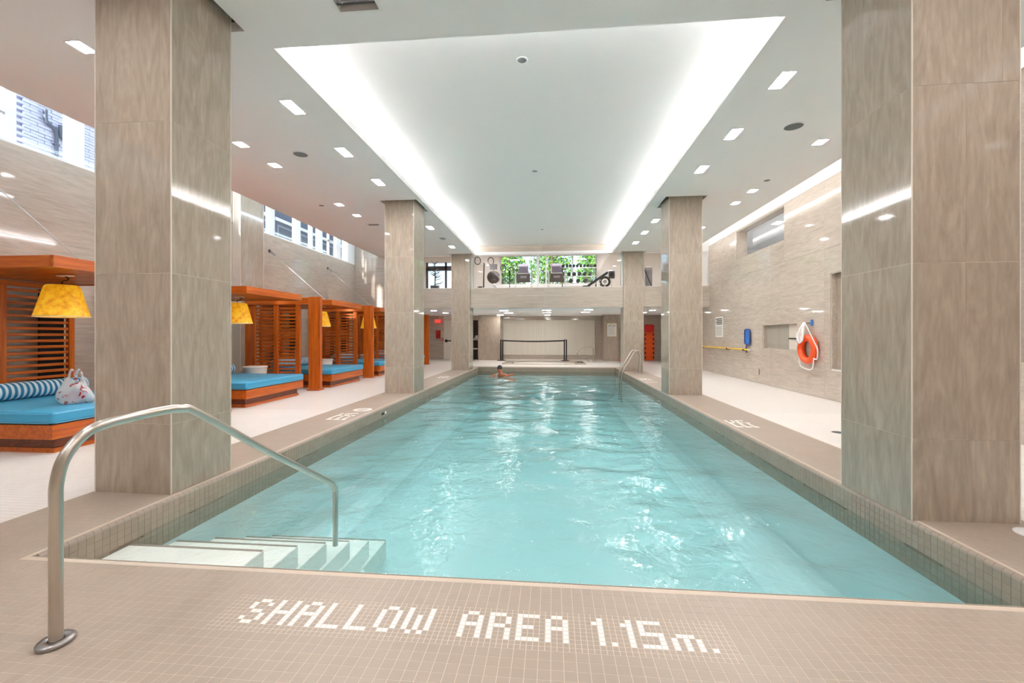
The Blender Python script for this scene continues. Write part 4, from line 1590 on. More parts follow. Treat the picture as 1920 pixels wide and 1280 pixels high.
bar = empty('belt_barrier', (-.98, 23.2, 0), 'black belt barrier with two posts standing before the reeded wall', 'barrier')
for sx, lean in ((-1.70, 0.05), (1.66, -.06)):
    o = MB().bbox(sx - .085, sx - .02, -.04, .04, .03, 1.10, .006).build('post', M['black_metal'], bar)
    MB().bbox(sx + .02, sx + .085, -.04, .04, .03, 1.10, .006).build('post', M['black_metal'], bar)
    MB().bbox(sx - .07, sx + .07, -.035, .035, 1.07, 1.115, .006).build('cap', M['black_metal'], bar)
    MB().lathe([(0.001, 0), (.25, 0), (.25, .015), (.10, .045), (.08, .06), (0.001, .06)], (sx, 0, 0), 28).build('foot', M['black_metal'], bar)
mm = MB()
N = 24
for k in range(N):
    t0, t1 = k / N, (k + 1) / N
    a, b = -1.66 + 3.30 * t0, -1.66 + 3.30 * t1
    z0 = 1.095 - .045 * math.sin(math.pi * t0)
    z1 = 1.095 - .045 * math.sin(math.pi * t1)
    mm.raw([(a, -.004, z0 - .07), (b, -.004, z1 - .07), (b, -.004, z1), (a, -.004, z0), (a, .004, z0 - .07), (b, .004, z1 - .07), (b, .004, z1), (a, .004, z0)],
           [(0, 1, 2, 3), (7, 6, 5, 4), (3, 2, 6, 7), (0, 4, 5, 1)])
mm.build('belt', M['black_metal'], bar)

# notice on the pier, exit sign, alarm, door, towel rack
nt_ = empty('notice_board', (3.12, HALL_Y - .585, 1.27), 'framed pool notice on the right hall pier', 'sign')
MB().bbox(-.245, .245, -.015, 0.004, 0, .70, .004).build('frame', M['sign_frame'], nt_)
MB().box(-.22, .22, -.018, -.014, .03, .67).build('sheet', M['sign_white'], nt_)
mm = MB()
for k in range(3):
    for j in range(8):
        if (k + j) % 5:
            mm.box(-.19 + j * .048, -.19 + j * .048 + .034, -.0195, -.0178, .61 - k * .036, .632 - k * .036)
mm.build('heading', M['sign_ink'], nt_)
mm = MB()
for k in range(16):
    mm.box(-.19, .19 - .08 * ((k * 7) % 3) / 2, -.0195, -.0178, .50 - k * .028, .508 - k * .028)
mm.build('text_lines', M['sign_ink_grey'], nt_)

ex = empty('exit_sign', (-6.32, HALL_Y - .25, 2.02), 'red lit exit sign under the hall ceiling', 'sign')
MB().bbox(-.17, .17, -.03, .03, 0, .19, .006).build('housing', M['exit_red'], ex)
GX = {'E': [(0, .2, 0, 1), (0, 1, 0, .2), (0, .8, .4, .6), (0, 1, .8, 1)], 'X': None, 'I': [(.4, .6, 0, 1)], 'T': [(.4, .6, 0, 1), (0, 1, .8, 1)]}
for i, ch in enumerate('EXIT'):
    mm = MB()
    x0 = -.13 + i * .068
    if GX[ch]:
        for a, b, c, d in GX[ch]:
            mm.box(x0 + a * .05, x0 + b * .05, -.034, -.0295, .045 + c * .1, .045 + d * .1)
    else:
        mm.prism([(x0, .045), (x0 + .014, .045), (x0 + .05, .145), (x0 + .036, .145)], 'y', -.034, -.0295)
        mm.prism([(x0 + .036, .045), (x0 + .05, .045), (x0 + .014, .145), (x0, .145)], 'y', -.034, -.0295)
    mm.build('letter', M['sign_white'], ex)
MB().cyl((0, 0, .19), (0, 0, .40), .012, 8).build('hanger', M['mid_grey'], ex)
fb = empty('fire_cabinet', (-6.35, HALL_Y, 1.17), 'dark red fire alarm box on the hall end wall', 'alarm')
MB().bbox(-.12, .12, -.07, 0, 0, .44, .006).build('box', M['alarm_red'], fb)
MB().bbox(-.085, .085, -.078, -.07, .24, .40, .003).build('plate', M['vest_red'], fb)
fp = empty('notice_plate', (-6.12, HALL_Y, 1.25), 'small pale notice right of the red alarm box', 'sign')
MB().bbox(-.09, .09, -.02, 0, 0, .30, .003).build('plate', M['sign_frame'], fp)
for k in range(4):
    MB().box(-.07, .07, -.022, -.0195, .05 + k * .06, .075 + k * .06).build('line', M['sign_ink_grey'], fp)
ps = empty('pull_station', (-6.12, HALL_Y, 1.03), 'tiny dark red pull station below the pale notice', 'alarm')
MB().bbox(-.06, .06, -.05, 0, 0, .12, .004).build('box', M['alarm_red'], ps)
MB().bbox(-.035, .035, -.06, -.05, .04, .08, .003).build('handle', M['sign_white'], ps)
d1 = tag(empty('door_1', (-5.5, HALL_Y + .02, 0), None, None), 'pale door with a black lever at the far left of the hall', None, kind='structure')
MB().bbox(-.54, .54, 0, .05, 0.01, 2.19, .004).build('leaf', M['reeded_panel'], d1)
lv = MB().cyl((-.38, -.05, 1.03), (.42, -.05, 1.03), .03, 10).build('push_bar', M['black_metal'], d1)
MB().lathe([(0.001, 0), (.085, 0), (.085, .02), (0.001, .02)], (0, 0, 0), 18).build('rose', M['black_metal'], lv)
bpy.data.objects[lv.children[0].name].location = (-.40, -.02, 1.03)
lv.children[0].rotation_euler = (math.pi / 2, 0, 0)

mb = MB().box(-4.5, -3.9, HALL_Y + .5, HALL_Y + .55, 0, 2.3)
tag(mb.build('wall_alcove', M['stone_brown']), None, kind='structure')
rk = empty('towel_rack', (-4.20, HALL_Y + .12, 0), 'black towel rack in the dark alcove left of the hall pier', 'rack')
for x in (-.22, .20):
    for y in (-.15, .15):
        MB().bbox(x, x + .03, y, y + .03, 0, 1.05, .003).build('upright', M['black_metal'], rk)
for z in (.03, .50, 1.02):
    MB().bbox(-.22, .23, -.15, .18, z, z + .03, .003).build('shelf', M['black_metal'], rk)
for k in range(5):
    MB().bbox(-.17 + k * .08, -.155 + k * .08, -.14, -.125, .06, .48, .002).build('bar', M['mid_grey'], rk)
rt = random.Random(5)
tw = MB().rbox(-.075, .075, -.05, .05, 0, .10, .045, 4).mesh('towel')
tw.materials.append(M['towel_white'])
pos = [(-.13, -.05, 1.05), (.03, -.04, 1.05), (.15, -.06, 1.05), (-.05, -.05, 1.145), (.09, -.05, 1.145), (.0, -.06, 1.24), (-.12, -.04, .53), (.02, -.05, .53)]
for i, (x, y, z) in enumerate(pos):
    o = link('rolled_towel', tw, None, None, (-4.20 + x, HALL_Y + .12 + y, z))
    o.rotation_euler = (0, 0, rt.uniform(-.3, .3))
    tag(o, 'rolled white towel, ' + ('left in the bottom row on the rack top', 'centre of the bottom row on the rack top', 'right in the bottom row on the rack top', 'left in the second row on the rack top', 'right in the second row on the rack top', 'uppermost on the rack top', 'left on the middle rack shelf', 'right on the middle rack shelf')[i], 'towel', 'towels on the black rack')

# rescue boards, cone on the right of the hall
sb = empty('spine_board', (5.06, 23.55, 0), 'upright orange rescue board leaning by the far right wall', 'rescue board')
mm = MB()
mm.prism([(-.24, .02), (.24, .02), (.25, .4), (.25, 1.45), (.19, 1.62), (-.19, 1.62), (-.25, 1.45), (-.25, .4)], 'y', 0, .05)
mm.build('board', M['board_orange'], sb)
for z in (.12, .36, .60, .84, 1.08, 1.32):
    for x in (-.235, .17):
        MB().bbox(x, x + .06, -.012, .0, z, z + .11, .004).build('grip_slot', M['black_rubber'], sb)
for z in (.3, .8, 1.28):
    MB().bbox(-.25, .25, -.01, 0, z, z + .05, .003).build('strap', M['ring_orange'], sb)
hv = empty('head_immobilizer', (5.04, 23.49, 1.50), 'red padded head block strapped atop the orange board', 'head block')
MB().rbox(-.26, .24, -.10, .02, 0, .40, .07, 4).build('pad', M['vest_red'], hv)
for x in (-.12, 0.0, .12):
    MB().bbox(x - .012, x + .012, -.112, -.098, .03, .37, .004).build('strap', M['alarm_red'], hv)
cn = empty('traffic_cone', (3.62, 23.3, 0), 'small orange traffic cone beside the hall pier', 'cone')
MB().bbox(-.16, .16, -.16, .16, 0, .03, .006).build('base', M['ring_orange'], cn)
MB().lathe([(.13, .03), (.03, .46), (.02, .48), (0.001, .48)], seg=24).build('body', M['ring_orange'], cn)
MB().lathe([(.1, .165), (.073, .28), (.071, .28), (.098, .165)], seg=24).build('white_band', M['sign_white'], cn)
wp = empty('wall_plate', (WR, 21.4, .55), 'slim pale access plate on the right hall wall', 'plate')
MB().bbox(-.02, 0, -.25, .25, 0, .75, .004).build('plate', M['trim_light'], wp)
MB().bbox(-.024, -.018, -.21, .21, .04, .71, .003).build('cover', M['stone_along_y'], wp)

# ------------------------------------------------------------------ right wall: rescue gear
ring = empty('life_ring', (WR - .082, 10.39, 1.035), 'orange life ring with white rope hanging on the right wall', 'life ring')
mm = MB()
mm.tube([(0, .262 * math.sin(q), .262 * math.cos(q)) for q in [2 * math.pi * k / 56 for k in range(56)]], .073, 20, closed=True)
mm.build('ring', M['ring_orange'], ring)
def loop(pts, nm, r=.013):
    MB().tube(smooth_path(pts, 6), r, 8).build(nm, M['rope_white'], ring)
q4 = [(.33 * math.sin(a), .33 * math.cos(a)) for a in (math.radians(60), math.radians(125), math.radians(205), math.radians(290))]
# slack rope between four fixings
loop([(-.02, -q4[0][0], q4[0][1]), (-.03, -.42, .0), (-.03, -.40, -.20), (-.02, -q4[1][0], q4[1][1])], 'rope')
loop([(-.02, -q4[1][0], q4[1][1]), (-.03, -.22, -.42), (-.03, .02, -.44), (-.03, .25, -.36), (-.02, .31, -.10)], 'rope')
loop([(-.02, .31, -.10), (-.06, .28, .10), (-.09, .17, .2), (-.09, .12, .30)], 'rope')
loop([(-.02, -q4[0][0], q4[0][1]), (-.05, -.13, .42), (-.05, .02, .60)], 'rope')
loop([(-.05, .04, .60), (-.09, .10, .45), (-.10, .18, .26), (-.10, .13, .16), (-.10, .02, .20), (-.09, .0, .40), (-.05, .03, .60)], 'rope', .02)
loop([(-.05, .05, .60), (-.10, .13, .45), (-.12, .20, .28), (-.12, .10, .14), (-.11, .05, .24), (-.09, .05, .42), (-.05, .04, .58)], 'rope', .02)
MB().bbox(.045, .075, -.07, -.01, .52, .66, .008).build('hook', M['net_blue'], ring)
MB().bbox(-.06, .075, .0, .05, .565, .60, .006).build('hook', M['mid_grey'], ring)

pole = empty('reach_pole', (WR, 15.4, .92), 'long yellow reaching pole mounted low on the right wall', 'pole')
MB().cyl((-.085, -2.0, 0), (-.085, 2.05, .0), .022, 12).build('shaft', M['pole_yellow'], pole)
MB().cyl((-.085, -2.16, 0), (-.085, -2.0, 0), .024, 12).build('tip', M['sign_white'], pole)
for y in (-1.75, -.5, 1.95):
    o = MB().bbox(-.11, 0, y - .02, y + .02, -.045, -.022, .004).build('bracket', M['black_metal'], pole)
    MB().bbox(-.13, -.11, y - .02, y + .02, -.045, .02, .004).build('bracket_lip', M['black_metal'], o)
net = empty('skimmer_net', (WR - .05, 13.53, .88), 'blue leaf skimmer net hung above the yellow pole end', 'net')
mm = MB()
out_ = [(0, .17 * math.cos(a) * (1 if abs(math.cos(a)) < .8 else .95), .42 + .23 * math.sin(a)) for a in [2 * math.pi * k / 24 for k in range(24)]]
sq = [(0, math.copysign(min(.17, abs(.22 * math.cos(a))), math.cos(a)), .42 + math.copysign(min(.22, abs(.28 * math.sin(a))), math.sin(a))) for a in [2 * math.pi * k / 24 for k in range(24)]]
mm.tube(sq, .016, 8, closed=True)
mm.build('hoop', M['hook_blue'], net)
mm = MB()
mm.face([(0.012, y, z) for x, y, z in sq])
mm.face([(0.016, y, z) for x, y, z in sq])
mm.build('mesh', M['net_blue'], net)
MB().tube(smooth_path([(0, .02, .20), (-.01, .06, .08), (-.02, .02, -.04), (-.03, -.08, -.02)], 5), .014, 8).build('handle', M['hook_blue'], net)
rl = empty('rules_sign', (WR, 15.83, 1.28), 'tall white rules sign with black heading above the yellow pole', 'sign')
MB().bbox(-.012, 0, -.34, .34, 0, .70, .003).build('sheet', M['sign_white'], rl)
mm = MB()
for k in range(4):
    mm.box(-.0138, -.0115, -.29, .28 - .05 * (k % 2), .61 - k * .058, .645 - k * .058)
mm.build('heading', M['sign_ink'], rl)
mm = MB()
for k in range(11):
    mm.box(-.0138, -.0115, -.29 + .06 * ((k * 5) % 3) / 2, .29, .36 - k * .031, .372 - k * .031)
mm.build('text_lines', M['sign_ink_grey'], rl)
ol = empty('wall_outlet', (WR, 12.90, .24), 'small steel outlet cover low on the right wall', 'outlet')
MB().bbox(-.012, 0, -.045, .045, 0, .17, .004).build('plate', M['plate_steel'], ol)
MB().bbox(-.05, -.012, -.04, .0, .0, .165, .006).build('cover', M['trim_light'], ol)
MB().bbox(-.056, -.05, -.025, -.012, .07, .10, .003).build('latch', M['mid_grey'], ol)
dr = empty('floor_drain', (3.95, 6.48, 0), 'small dark floor drain on the white tiles right of the pool', 'drain')
MB().lathe([(.075, 0.0004), (.075, .004), (.06, .005), (.001, .005)], seg=24).build('cover', M['dark_grey'], dr)
MB().lathe([(.085, 0.0), (.085, .003), (.074, .003), (.074, 0)], seg=24).build('rim', M['plate_steel'], dr)
lid = empty('white_disc', (3.245, 3.22, 0), 'white round disc lying on the deck by the near right column', 'disc')
lid.location = (3.26, 3.28, 0)
MB().lathe([(.11, 0), (.11, .006), (.10, .010), (.001, .010)], seg=32).build('cover', M['white_paint'], lid)
MB().lathe([(.035, .010), (.035, .013), (.02, .014), (.001, .014)], seg=20).build('knob', M['white_paint'], lid)
gr = empty('gutter_fitting', (PX0, 7.95, -.11), 'small black fitting on the left pool wall', 'fitting')
MB().bbox(0, .012, -.10, .02, -.02, .02, .004).build('plate', M['black_rubber'], gr)
MB().bbox(.001, .010, .05, .12, -.02, .02, .004).build('white_tab', M['letter_tile'], gr)

# ------------------------------------------------------------------ swimmer
def skin_body(name, joints, edges, mat, parent=None, sub=2):
    me = bpy.data.meshes.new(name)
    me.from_pydata([j[:3] for j in joints], edges, [])
    o = link(name, me, mat, parent)
    md = o.modifiers.new('skin', 'SKIN')
    md.use_smooth_shade = True
    lay = me.skin_vertices[0].data if me.skin_vertices else None
    if lay is None:
        bm = bmesh.new()
        bm.from_mesh(me)
        bm.verts.layers.skin.verify()
        bm.to_mesh(me)
        bm.free()
        lay = me.skin_vertices[0].data
    for i, j in enumerate(joints):
        lay[i].radius = (j[3], j[4] if len(j) > 4 else j[3])
        lay[i].use_root = (i == 0)
    sb_ = o.modifiers.new('sub', 'SUBSURF')
    sb_.levels = sub
    sb_.render_levels = sub
    return o


sw = empty('person', (-1.98, 16.75, WATER), 'swimmer with dark cap and pale top moving through the far pool water', 'person', rz=1.25)
# x forward is -x (toward picture left); body lies just under the surface
J = [(.55, .02, -.24, .13), (.30, .01, -.15, .15), (.10, 0, -.03, .15), (-.02, 0, .05, .085), (-.05, 0, .12, .062), (-.075, 0, .20, .085), (-.08, 0, .27, .092), (-.07, 0, .325, .07),
     (.06, -.17, .0, .065), (-.05, -.33, -.03, .046), (-.02, -.45, .02, .038), (.10, -.52, .035, .034),
     (.06, .17, .0, .065), (-.10, .32, -.05, .045), (-.30, .34, -.08, .036),
     (.90, -.10, -.27, .08), (1.20, -.12, -.30, .055), (.90, .12, -.27, .08), (1.20, .14, -.30, .055),
     (-.165, 0, .235, .016)]
Eg = [(0, 1), (1, 2), (2, 3), (3, 4), (4, 5), (5, 6), (6, 7), (2, 8), (8, 9), (9, 10), (10, 11), (2, 12), (12, 13), (13, 14), (0, 15), (15, 16), (0, 17), (17, 18)]
body = skin_body('body', J[:19], Eg, M['skin'], sw)
mm = MB()
mm.lathe([(0.001, .105), (.05, .098), (.085, .06), (.101, .01), (.103, -.03), (.098, -.045)], (-.072, 0, .285), 24, sx=1.05, sy=.95)
mm.build('swim_cap', M['cap_black'], sw)
mm = MB()
for sgn in (-1, 1):
    bm_ = bmesh.new()
    bmesh.ops.create_uvsphere(bm_, u_segments=10, v_segments=8, radius=.013)
    mm.bm(bm_, True, Matrix.Translation((-.155, sgn * .034, .255)))
mm.build('eyes', M['sign_ink'], sw)
mm = MB()
bm_ = bmesh.new()
bmesh.ops.create_uvsphere(bm_, u_segments=10, v_segments=8, radius=.02)
mm.bm(bm_, True, Matrix.Translation((-.172, 0, .225)) @ Matrix.Diagonal((1.1, .7, 1.2, 1)))
for sgn in (-1, 1):
    bm_ = bmesh.new()
    bmesh.ops.create_uvsphere(bm_, u_segments=10, v_segments=8, radius=.026)
    mm.bm(bm_, True, Matrix.Translation((-.07, sgn * .088, .23)) @ Matrix.Diagonal((.7, .4, 1.2, 1)))
mm.build('nose_and_ears', M['skin'], sw)
MB().cyl((-.158, -.026, .185), (-.158, .026, .185), .009, 8).build('mouth', M['alarm_red'], sw)
tp = skin_body('swim_top', [(.50, .02, -.22, .145), (.30, .01, -.15, .165), (.11, 0, -.032, .162), (.075, -.13, .0, .082), (.02, -.22, -.015, .068), (.075, .13, .0, .082), (.0, .22, -.02, .068)],
               [(0, 1), (1, 2), (2, 3), (3, 4), (2, 5), (5, 6)], M['swim_top'], sw)

# ------------------------------------------------------------------ gym equipment behind the glass
GF = 3.12


def treadmill(x, y, lab, arms=True):
    r = empty('treadmill', (x, y, GF), lab, 'treadmill')
    MB().rbox(-.40, .40, -.2, 1.55, .02, .20, .04, 2).build('deck', M['mid_grey'], r)
    MB().box(-.26, .26, -.12, 1.5, .20, .205).build('belt', M['black_rubber'], r)
    for s in (-1, 1):
        MB().bbox(s * .37 - .035, s * .37 + .035, .0, .09, .15, 1.15, .01).build('upright', M['silver'], r)
        MB().tube(smooth_path([(s * .37, .05, 1.02), (s * .37, .25, 1.03), (s * .37, .55, .98), (s * .37, .62, .90)], 4), .02, 8).build('handle', M['black_rubber'], r)
    MB().bbox(-.30, .30, -.10, .06, .62, 1.02, .02).build('console', M['cushion_dark'], r)
    sc = MB().bbox(-.22, .22, -.09, -.03, 1.03, 1.45, .01).build('screen', M['screen_violet'], r)
    MB().bbox(-.14, .14, -.106, -.098, .80, .90, .004).build('label_plate', M['mid_grey'], r)
    MB().bbox(-.25, .25, -.12, -.02, .99, 1.03, .008).build('tray', M['silver'], r)
    return r


treadmill(-1.30, 19.9, 'treadmill with violet screen left of the gym window mullion')
treadmill(.20, 19.9, 'treadmill with violet screen right of the gym window mullion')


def elliptical(x, y, lab, rot=0.0):
    r = empty('elliptical', (x, y, GF), lab, 'elliptical trainer', rz=rot)
    MB().rbox(-.12, .12, -.8, .8, .02, .14, .03, 2).build('base', M['black_metal'], r)
    MB().tube(smooth_path([(0, .3, .1), (0, .22, .7), (0, .15, 1.2), (0, .08, 1.5)], 4), .03, 10).build('column', M['black_metal'], r)
    for s in (-1, 1):
        MB().tube([(s * .30 + .13 * math.cos(q) , .05, 1.58 + .17 * math.sin(q)) for q in [2 * math.pi * k / 16 for k in range(16)]], .02, 8, closed=True).build('grip', M['black_rubber'], r)
        MB().tube(smooth_path([(s * .10, .12, 1.35), (s * .22, .10, 1.45), (s * .28, .06, 1.46)], 4), .018, 8).build('arm', M['silver'], r)
        MB().rbox(s * .25 - .09, s * .25 + .09, -.55, -.15, .30, .36, .02, 2).build('pedal', M['black_rubber'], r)
        MB().cyl((s * .25, -.5, .3), (s * .1, .5, .3), .025, 8).build('link_bar', M['silver'], r)
    MB().lathe([(0.001, -.06), (.32, -.06), (.34, 0), (.32, .06), (0.001, .06)], seg=28).build('flywheel', M['mid_grey'], r)
    w = r.children[-1]
    w.rotation_euler = (0, math.pi / 2, 0)
    w.location = (0, .45, .42)
    return r


elliptical(-3.05, 19.6, 'elliptical trainer with black hand grips at the gym left side', .3)
elliptical(-2.15, 21.9, 'elliptical trainer with looped grips before the gym window')


def spin_bike(x, y, lab):
    r = empty('rowing_machine', (x, y, GF), lab, 'exercise machine')
    w = MB().lathe([(0.001, -.10), (.20, -.10), (.27, -.05), (.28, 0), (.27, .05), (.20, .10), (0.001, .10)], seg=32)
    o = w.build('fan_housing', M['cushion_dark'], r)
    o.rotation_euler = (math.pi / 2, 0, .25)
    o.location = (0, 0, .70)
    mm = MB()
    for k in range(3):
        mm.bbox(-.12, .12, -.112, -.10, .58 + k * .09, .60 + k * .09, .003)
    mm.build('grille_bars', M['mid_grey'], r)
    MB().bbox(-.06, .06, .05, 1.6, .28, .36, .01).build('rail', M['silver'], r)
    MB().bbox(-.05, .05, -.05, .05, .0, .45, .01).build('front_leg', M['silver'], r)
    MB().bbox(-.25, .25, -.08, 0, 0, .04, .008).build('foot', M['black_metal'], r)
    MB().bbox(-.16, .16, -.03, .03, 1.02, 1.26, .01).build('monitor', M['mid_grey'], r)
    MB().cyl((0, .05, .9), (0, .02, 1.05), .02, 8).build('monitor_arm', M['black_metal'], r)
    return r


spin_bike(-2.5, 18.6, 'dark oval fan rowing machine near the gym glass')

# dumbbell rack
rk2 = empty('dumbbell_rack', (1.38, 22.9, GF), 'three tier dumbbell rack under the gym window', 'rack')
for x in (-.86, .86):
    MB().bbox(x - .03, x + .03, -.28, .18, 0, .05, .008).build('foot', M['black_metal'], rk2)
    MB().prism([(-.02, .04), (.06, .04), (.20, 1.86), (.13, 1.86)], 'x', x - .03, x + .03).build('upright', M['black_metal'], rk2)
TIER = [(.86, -.22), (1.24, -.12), (1.70, -.02)]
for z, y in TIER:
    MB().bbox(-.86, .86, y - .03, y, z - .02, z + .02, .004).build('rail', M['silver'], rk2)
    MB().bbox(-.86, .86, y + .16, y + .19, z + .02, z + .06, .004).build('rail', M['silver'], rk2)


def dumbbell_mesh(R, name):
    mm = MB()
    mm.cyl((0, -.07, 0), (0, .07, 0), .016, 10)
    for s in (-1, 1):
        y0, y1 = sorted((s * .06, s * .14))
        mm.tube([(0, y0, 0), (0, y0 + .01, 0), (0, y1 - .01, 0), (0, y1, 0)], [R * .85, R, R, R * .85], 12)
    me = mm.mesh(name)
    me.materials.append(M['black_rubber'])
    return me


for t, (n_, R) in enumerate(((4, .10), (6, .092), (10, .066))):
    me = dumbbell_mesh(R, 'dumbbell')
    z, y = TIER[t]
    for k in range(n_):
        x = -.80 + (1.60 if t == 2 else 1.35 if t == 1 else 1.1) * k / (n_ - 1)
        o = link('dumbbell', me, None, None, (1.38 + x, 22.9 + y + .08, GF + z + .05 + R))
        tag(o, '%s black dumbbell from the left on the %s tier of the gym rack' % (('first', 'second', 'third', 'fourth', 'fifth', 'sixth', 'seventh', 'eighth', 'ninth', 'tenth')[k], ('lowest', 'middle', 'top')[t]), 'dumbbell', 'dumbbells on the %s tier' % ('lowest', 'middle', 'top')[t])

# bench, wheel and wall speaker on the right side of the gym
bn = empty('inclined_bench', (1.95, 19.7, GF), 'inclined black bench beside the dumbbell rack', 'bench')
MB().prism([(-.5, .38), (-.42, .32), (.5, .95), (.44, 1.02)], 'y', -.14, .14).build('back_pad', M['black_rubber'], bn)
bn.children[-1].rotation_euler = (0, 0, 0)
MB().bbox(-.62, -.30, -.16, .16, .34, .42, .02).build('seat_pad', M['black_rubber'], bn)
MB().bbox(-.5, .5, -.04, .04, .08, .14, .01).build('frame', M['silver'], bn)
MB().cyl((.1, 0, .12), (.25, 0, .75), .03, 8).build('strut', M['silver'], bn)
bk = empty('weight_wheel', (2.22, 18.9, GF - .13), 'black wheeled exercise machine at the gym right side', 'exercise machine')
o = MB().tube([(.19 * math.cos(q), 0, .62 + .19 * math.sin(q)) for q in [2 * math.pi * k / 24 for k in range(24)]], .05, 10, closed=True).build('wheel', M['black_rubber'], bk)
MB().cyl((0, -.05, .62), (0, .05, .62), .07, 14).build('hub', M['mid_grey'], bk)
for s in (-1, 1):
    MB().cyl((0, s * .07, .62), (s * .05, s * .1, .0), .025, 8).build('leg', M['silver'], bk)
MB().cyl((-.15, -.08, .62), (-.15, .08, .62), .015, 8).build('spoke', M['silver'], bk)
spk = empty('wall_speaker', (2.66, 20.1, 4.06), 'dark grey boxy speaker on a post in the gym', 'speaker')
MB().rbox(-.13, .13, -.10, .10, -.16, .16, .03, 3).build('cabinet', M['dark_grey'], spk)
MB().lathe([(0.001, 0), (.08, 0), (.085, .012), (.09, 0)], seg=24).build('cone', M['black_rubber'], spk)
spk.children[-1].rotation_euler = (math.pi / 2, 0, 0)
spk.children[-1].location = (0, -.105, 0)
MB().cyl((0, .02, -.94), (0, .02, -.15), .03, 10).build('post', M['white_paint'], spk)
MB().lathe([(0.001, -.94), (.2, -.94), (.2, -.92), (0.001, -.91)], seg=20).build('foot', M['white_paint'], spk)
pk = empty('cable_machine', (4.0, 19.6, GF), 'cable machine with black uprights seen right of the far right column', 'exercise machine')
for x in (-.05, .42):
    MB().bbox(x - .02, x + .02, -.02, .02, 0, 2.4, .004).build('upright', M['black_metal'], pk)
MB().bbox(-.05, .42, -.02, .02, 2.36, 2.42, .004).build('cross_bar', M['black_metal'], pk)
MB().rbox(-.42, -.10, -.10, .10, .66, .76, .03, 3).build('seat', M['black_rubber'], pk)
pk.children[-1].rotation_euler = (0, -.4, 0)
MB().cyl((-.26, 0, 0), (-.26, 0, .70), .03, 8).build('seat_post', M['silver'], pk)
MB().bbox(.05, .34, .02, .2, .05, 1.2, .01).build('weight_stack', M['mid_grey'], pk)
pl = empty('bare_plant', (-5.0, 18.4, GF), 'bare spiky plant in a pot behind the left gym glass', 'plant')
MB().lathe([(0.001, 0), (.16, 0), (.2, .34), (.18, .34), (.001, .32)], seg=24).build('pot', M['dark_grey'], pl)
rp = random.Random(2)
mm = MB()
for k in range(26):
    h0 = .35 + .95 * rp.random()
    q = rp.uniform(0, 6.28)
    L_ = .12 + .28 * (1.35 - h0)
    mm.tube([(0, 0, h0), (L_ * .6 * math.cos(q), L_ * .6 * math.sin(q), h0 + .05), (L_ * math.cos(q), L_ * math.sin(q), h0 + .16)], [.018, .014, .004], 6)
mm.build('branches', M['dark_grey'], pl)
MB().tube([(0, 0, .3), (.01, 0, .8), (0, 0, 1.35)], [.03, .024, .01], 8).build('stem', M['bark'], pl)

# ------------------------------------------------------------------ outside
mb = MB().box(-60, 60, 24.9, 70, 2.6, 2.7)
tag(mb.build('floor_garden', M['ground_grey']), None, kind='structure')


def tree(x, y, z, h, rad, lab, seed, n=4200):
    r = empty('tree', (x, y, z), lab, 'tree', 'trees outside the gym window')
    rr = random.Random(seed)
    MB().tube(smooth_path([(0, 0, 0), (.1, 0, h * .3), (-.05, .1, h * .6), (.1, 0, h * .9)], 4), .12, 8).build('trunk', M['bark'], r)
    for k in range(6):
        q = rr.uniform(0, 6.28)
        z0 = h * rr.uniform(.25, .7)
        MB().tube(smooth_path([(0, 0, z0), (rad * .4 * math.cos(q), rad * .4 * math.sin(q), z0 + .5), (rad * .9 * math.cos(q), rad * .9 * math.sin(q), z0 + .7)], 4), .045, 6).build('branch', M['bark'], r)
    for mt, share in (('leaf_green', .7), ('leaf_dark', .3)):
        mm = MB()
        for k in range(int(n * share)):
            while True:
                p = Vector((rr.uniform(-1, 1), rr.uniform(-1, 1), rr.uniform(-1, 1)))
                if .25 < p.length < 1:
                    break
            c = Vector((p.x * rad, p.y * rad, h * .55 + p.z * h * .5))
            a = Vector((rr.gauss(0, 1), rr.gauss(0, 1), rr.gauss(0, 1))).normalized() * rr.uniform(.07, .13)
            b = a.cross(Vector((rr.gauss(0, 1), rr.gauss(0, 1), rr.gauss(0, 1)))).normalized() * rr.uniform(.04, .07)
            mm.face([c - a, c + b, c + a, c - b])
        tag(mm.build('foliage', M[mt], r), None, kind='stuff')
    return r


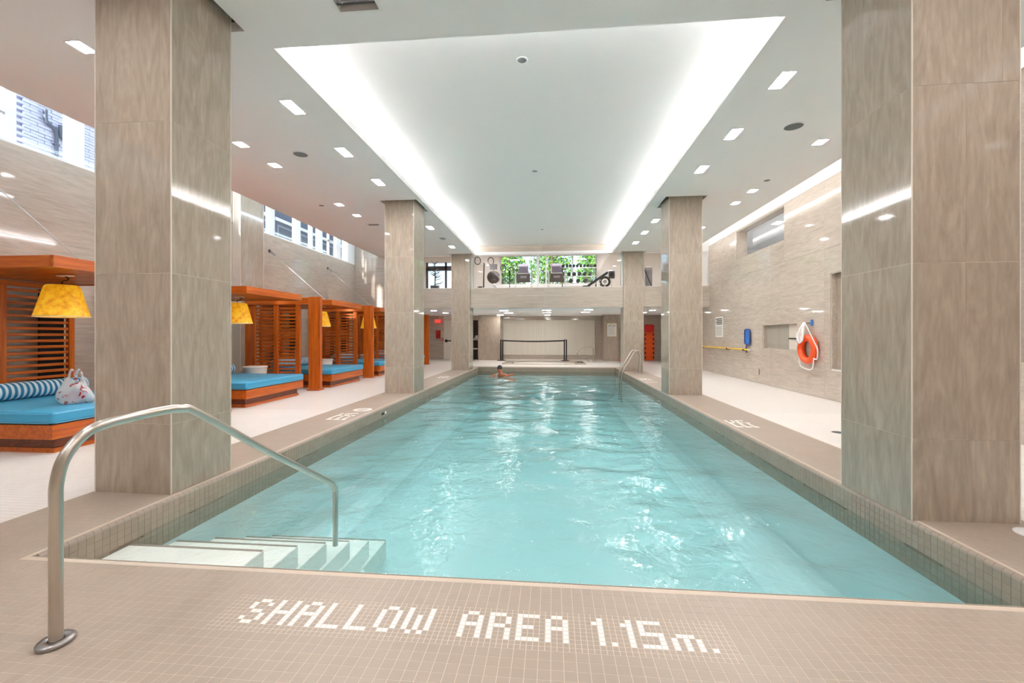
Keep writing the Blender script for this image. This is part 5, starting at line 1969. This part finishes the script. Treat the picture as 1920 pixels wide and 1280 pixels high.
tree(-3.1, 27.2, 2.7, 4.6, 1.55, 'leafy green tree outside the left part of the gym window', 1)
tree(-0.1, 28.6, 2.7, 5.2, 1.45, 'leafy green tree outside the middle of the gym window', 2, 3000)
tree(2.9, 27.4, 2.7, 4.8, 1.5, 'leafy green tree outside the right part of the gym window', 3, 4000)

# pale brick house outside the near clerestory
hs = empty('brick_house', (-13.4, 9.0, 4.5), 'pale brick house wall seen through the near clerestory window', 'building')
MB().box(-.5, -.03, .78, 6.0, -4.4, 6.0).build('wall', M['facade_mortar'], hs)
me = MB().bbox(-.03, .035, .005, .315, .006, .076, .006).mesh('house_brick')
me.materials.append(M['facade_pale'])
rb_ = random.Random(9)
nb = 0
for r in range(24):
    for c in range(11):
        o = link('brick', me, None, hs, (rb_.uniform(-.02, .015), .80 + c * .32 + (.16 if r % 2 else 0), 1.25 + r * .081))
        nb += 1
for yy, zt in ((1.66, 2.30), (2.02, 2.05)):
    MB().cyl((.10, yy, .0), (.10, yy, zt), .04, 10).build('downpipe', M['facade_grey'], hs)
    MB().tube(smooth_path([(.10, yy, zt - .05), (.1, yy - .05, zt + .08), (.12, yy - .22, zt + .14), (.12, yy - .27, zt + .22), (.12, yy - .28, zt + .48)], 4), .045, 10).build('pipe_bend', M['facade_grey'], hs)
    MB().bbox(.03, .14, yy - .06, yy + .06, zt - .35, zt - .30, .005).build('pipe_clip', M['facade_grey'], hs)
gb = empty('grey_building', (-13.0, 15.5, 4.0), 'dark grey building seen through the far clerestory windows', 'building')
MB().box(-.6, 0, 0, 14, -4, 7).build('wall', M['facade_grey'], gb)
for k in range(7):
    o = MB().bbox(0, .04, .4 + k * 1.9, 1.9 + k * 1.9, .8, 2.6, .01).build('window', M['mid_grey'], gb)
    MB().box(.04, .05, .5 + k * 1.9, 1.8 + k * 1.9, .9, 2.5).build('pane', M['dark_grey'], o)
    MB().bbox(0, .10, .2 + k * 1.9, 2.0 + k * 1.9, 2.75, 2.9, .01).build('ledge', M['white_paint'], gb)
mb = MB().box(-60, WL - 0.4, -40, 70, -0.2, -0.1)
tag(mb.build('floor_street', M['ground_grey']), None, kind='structure')
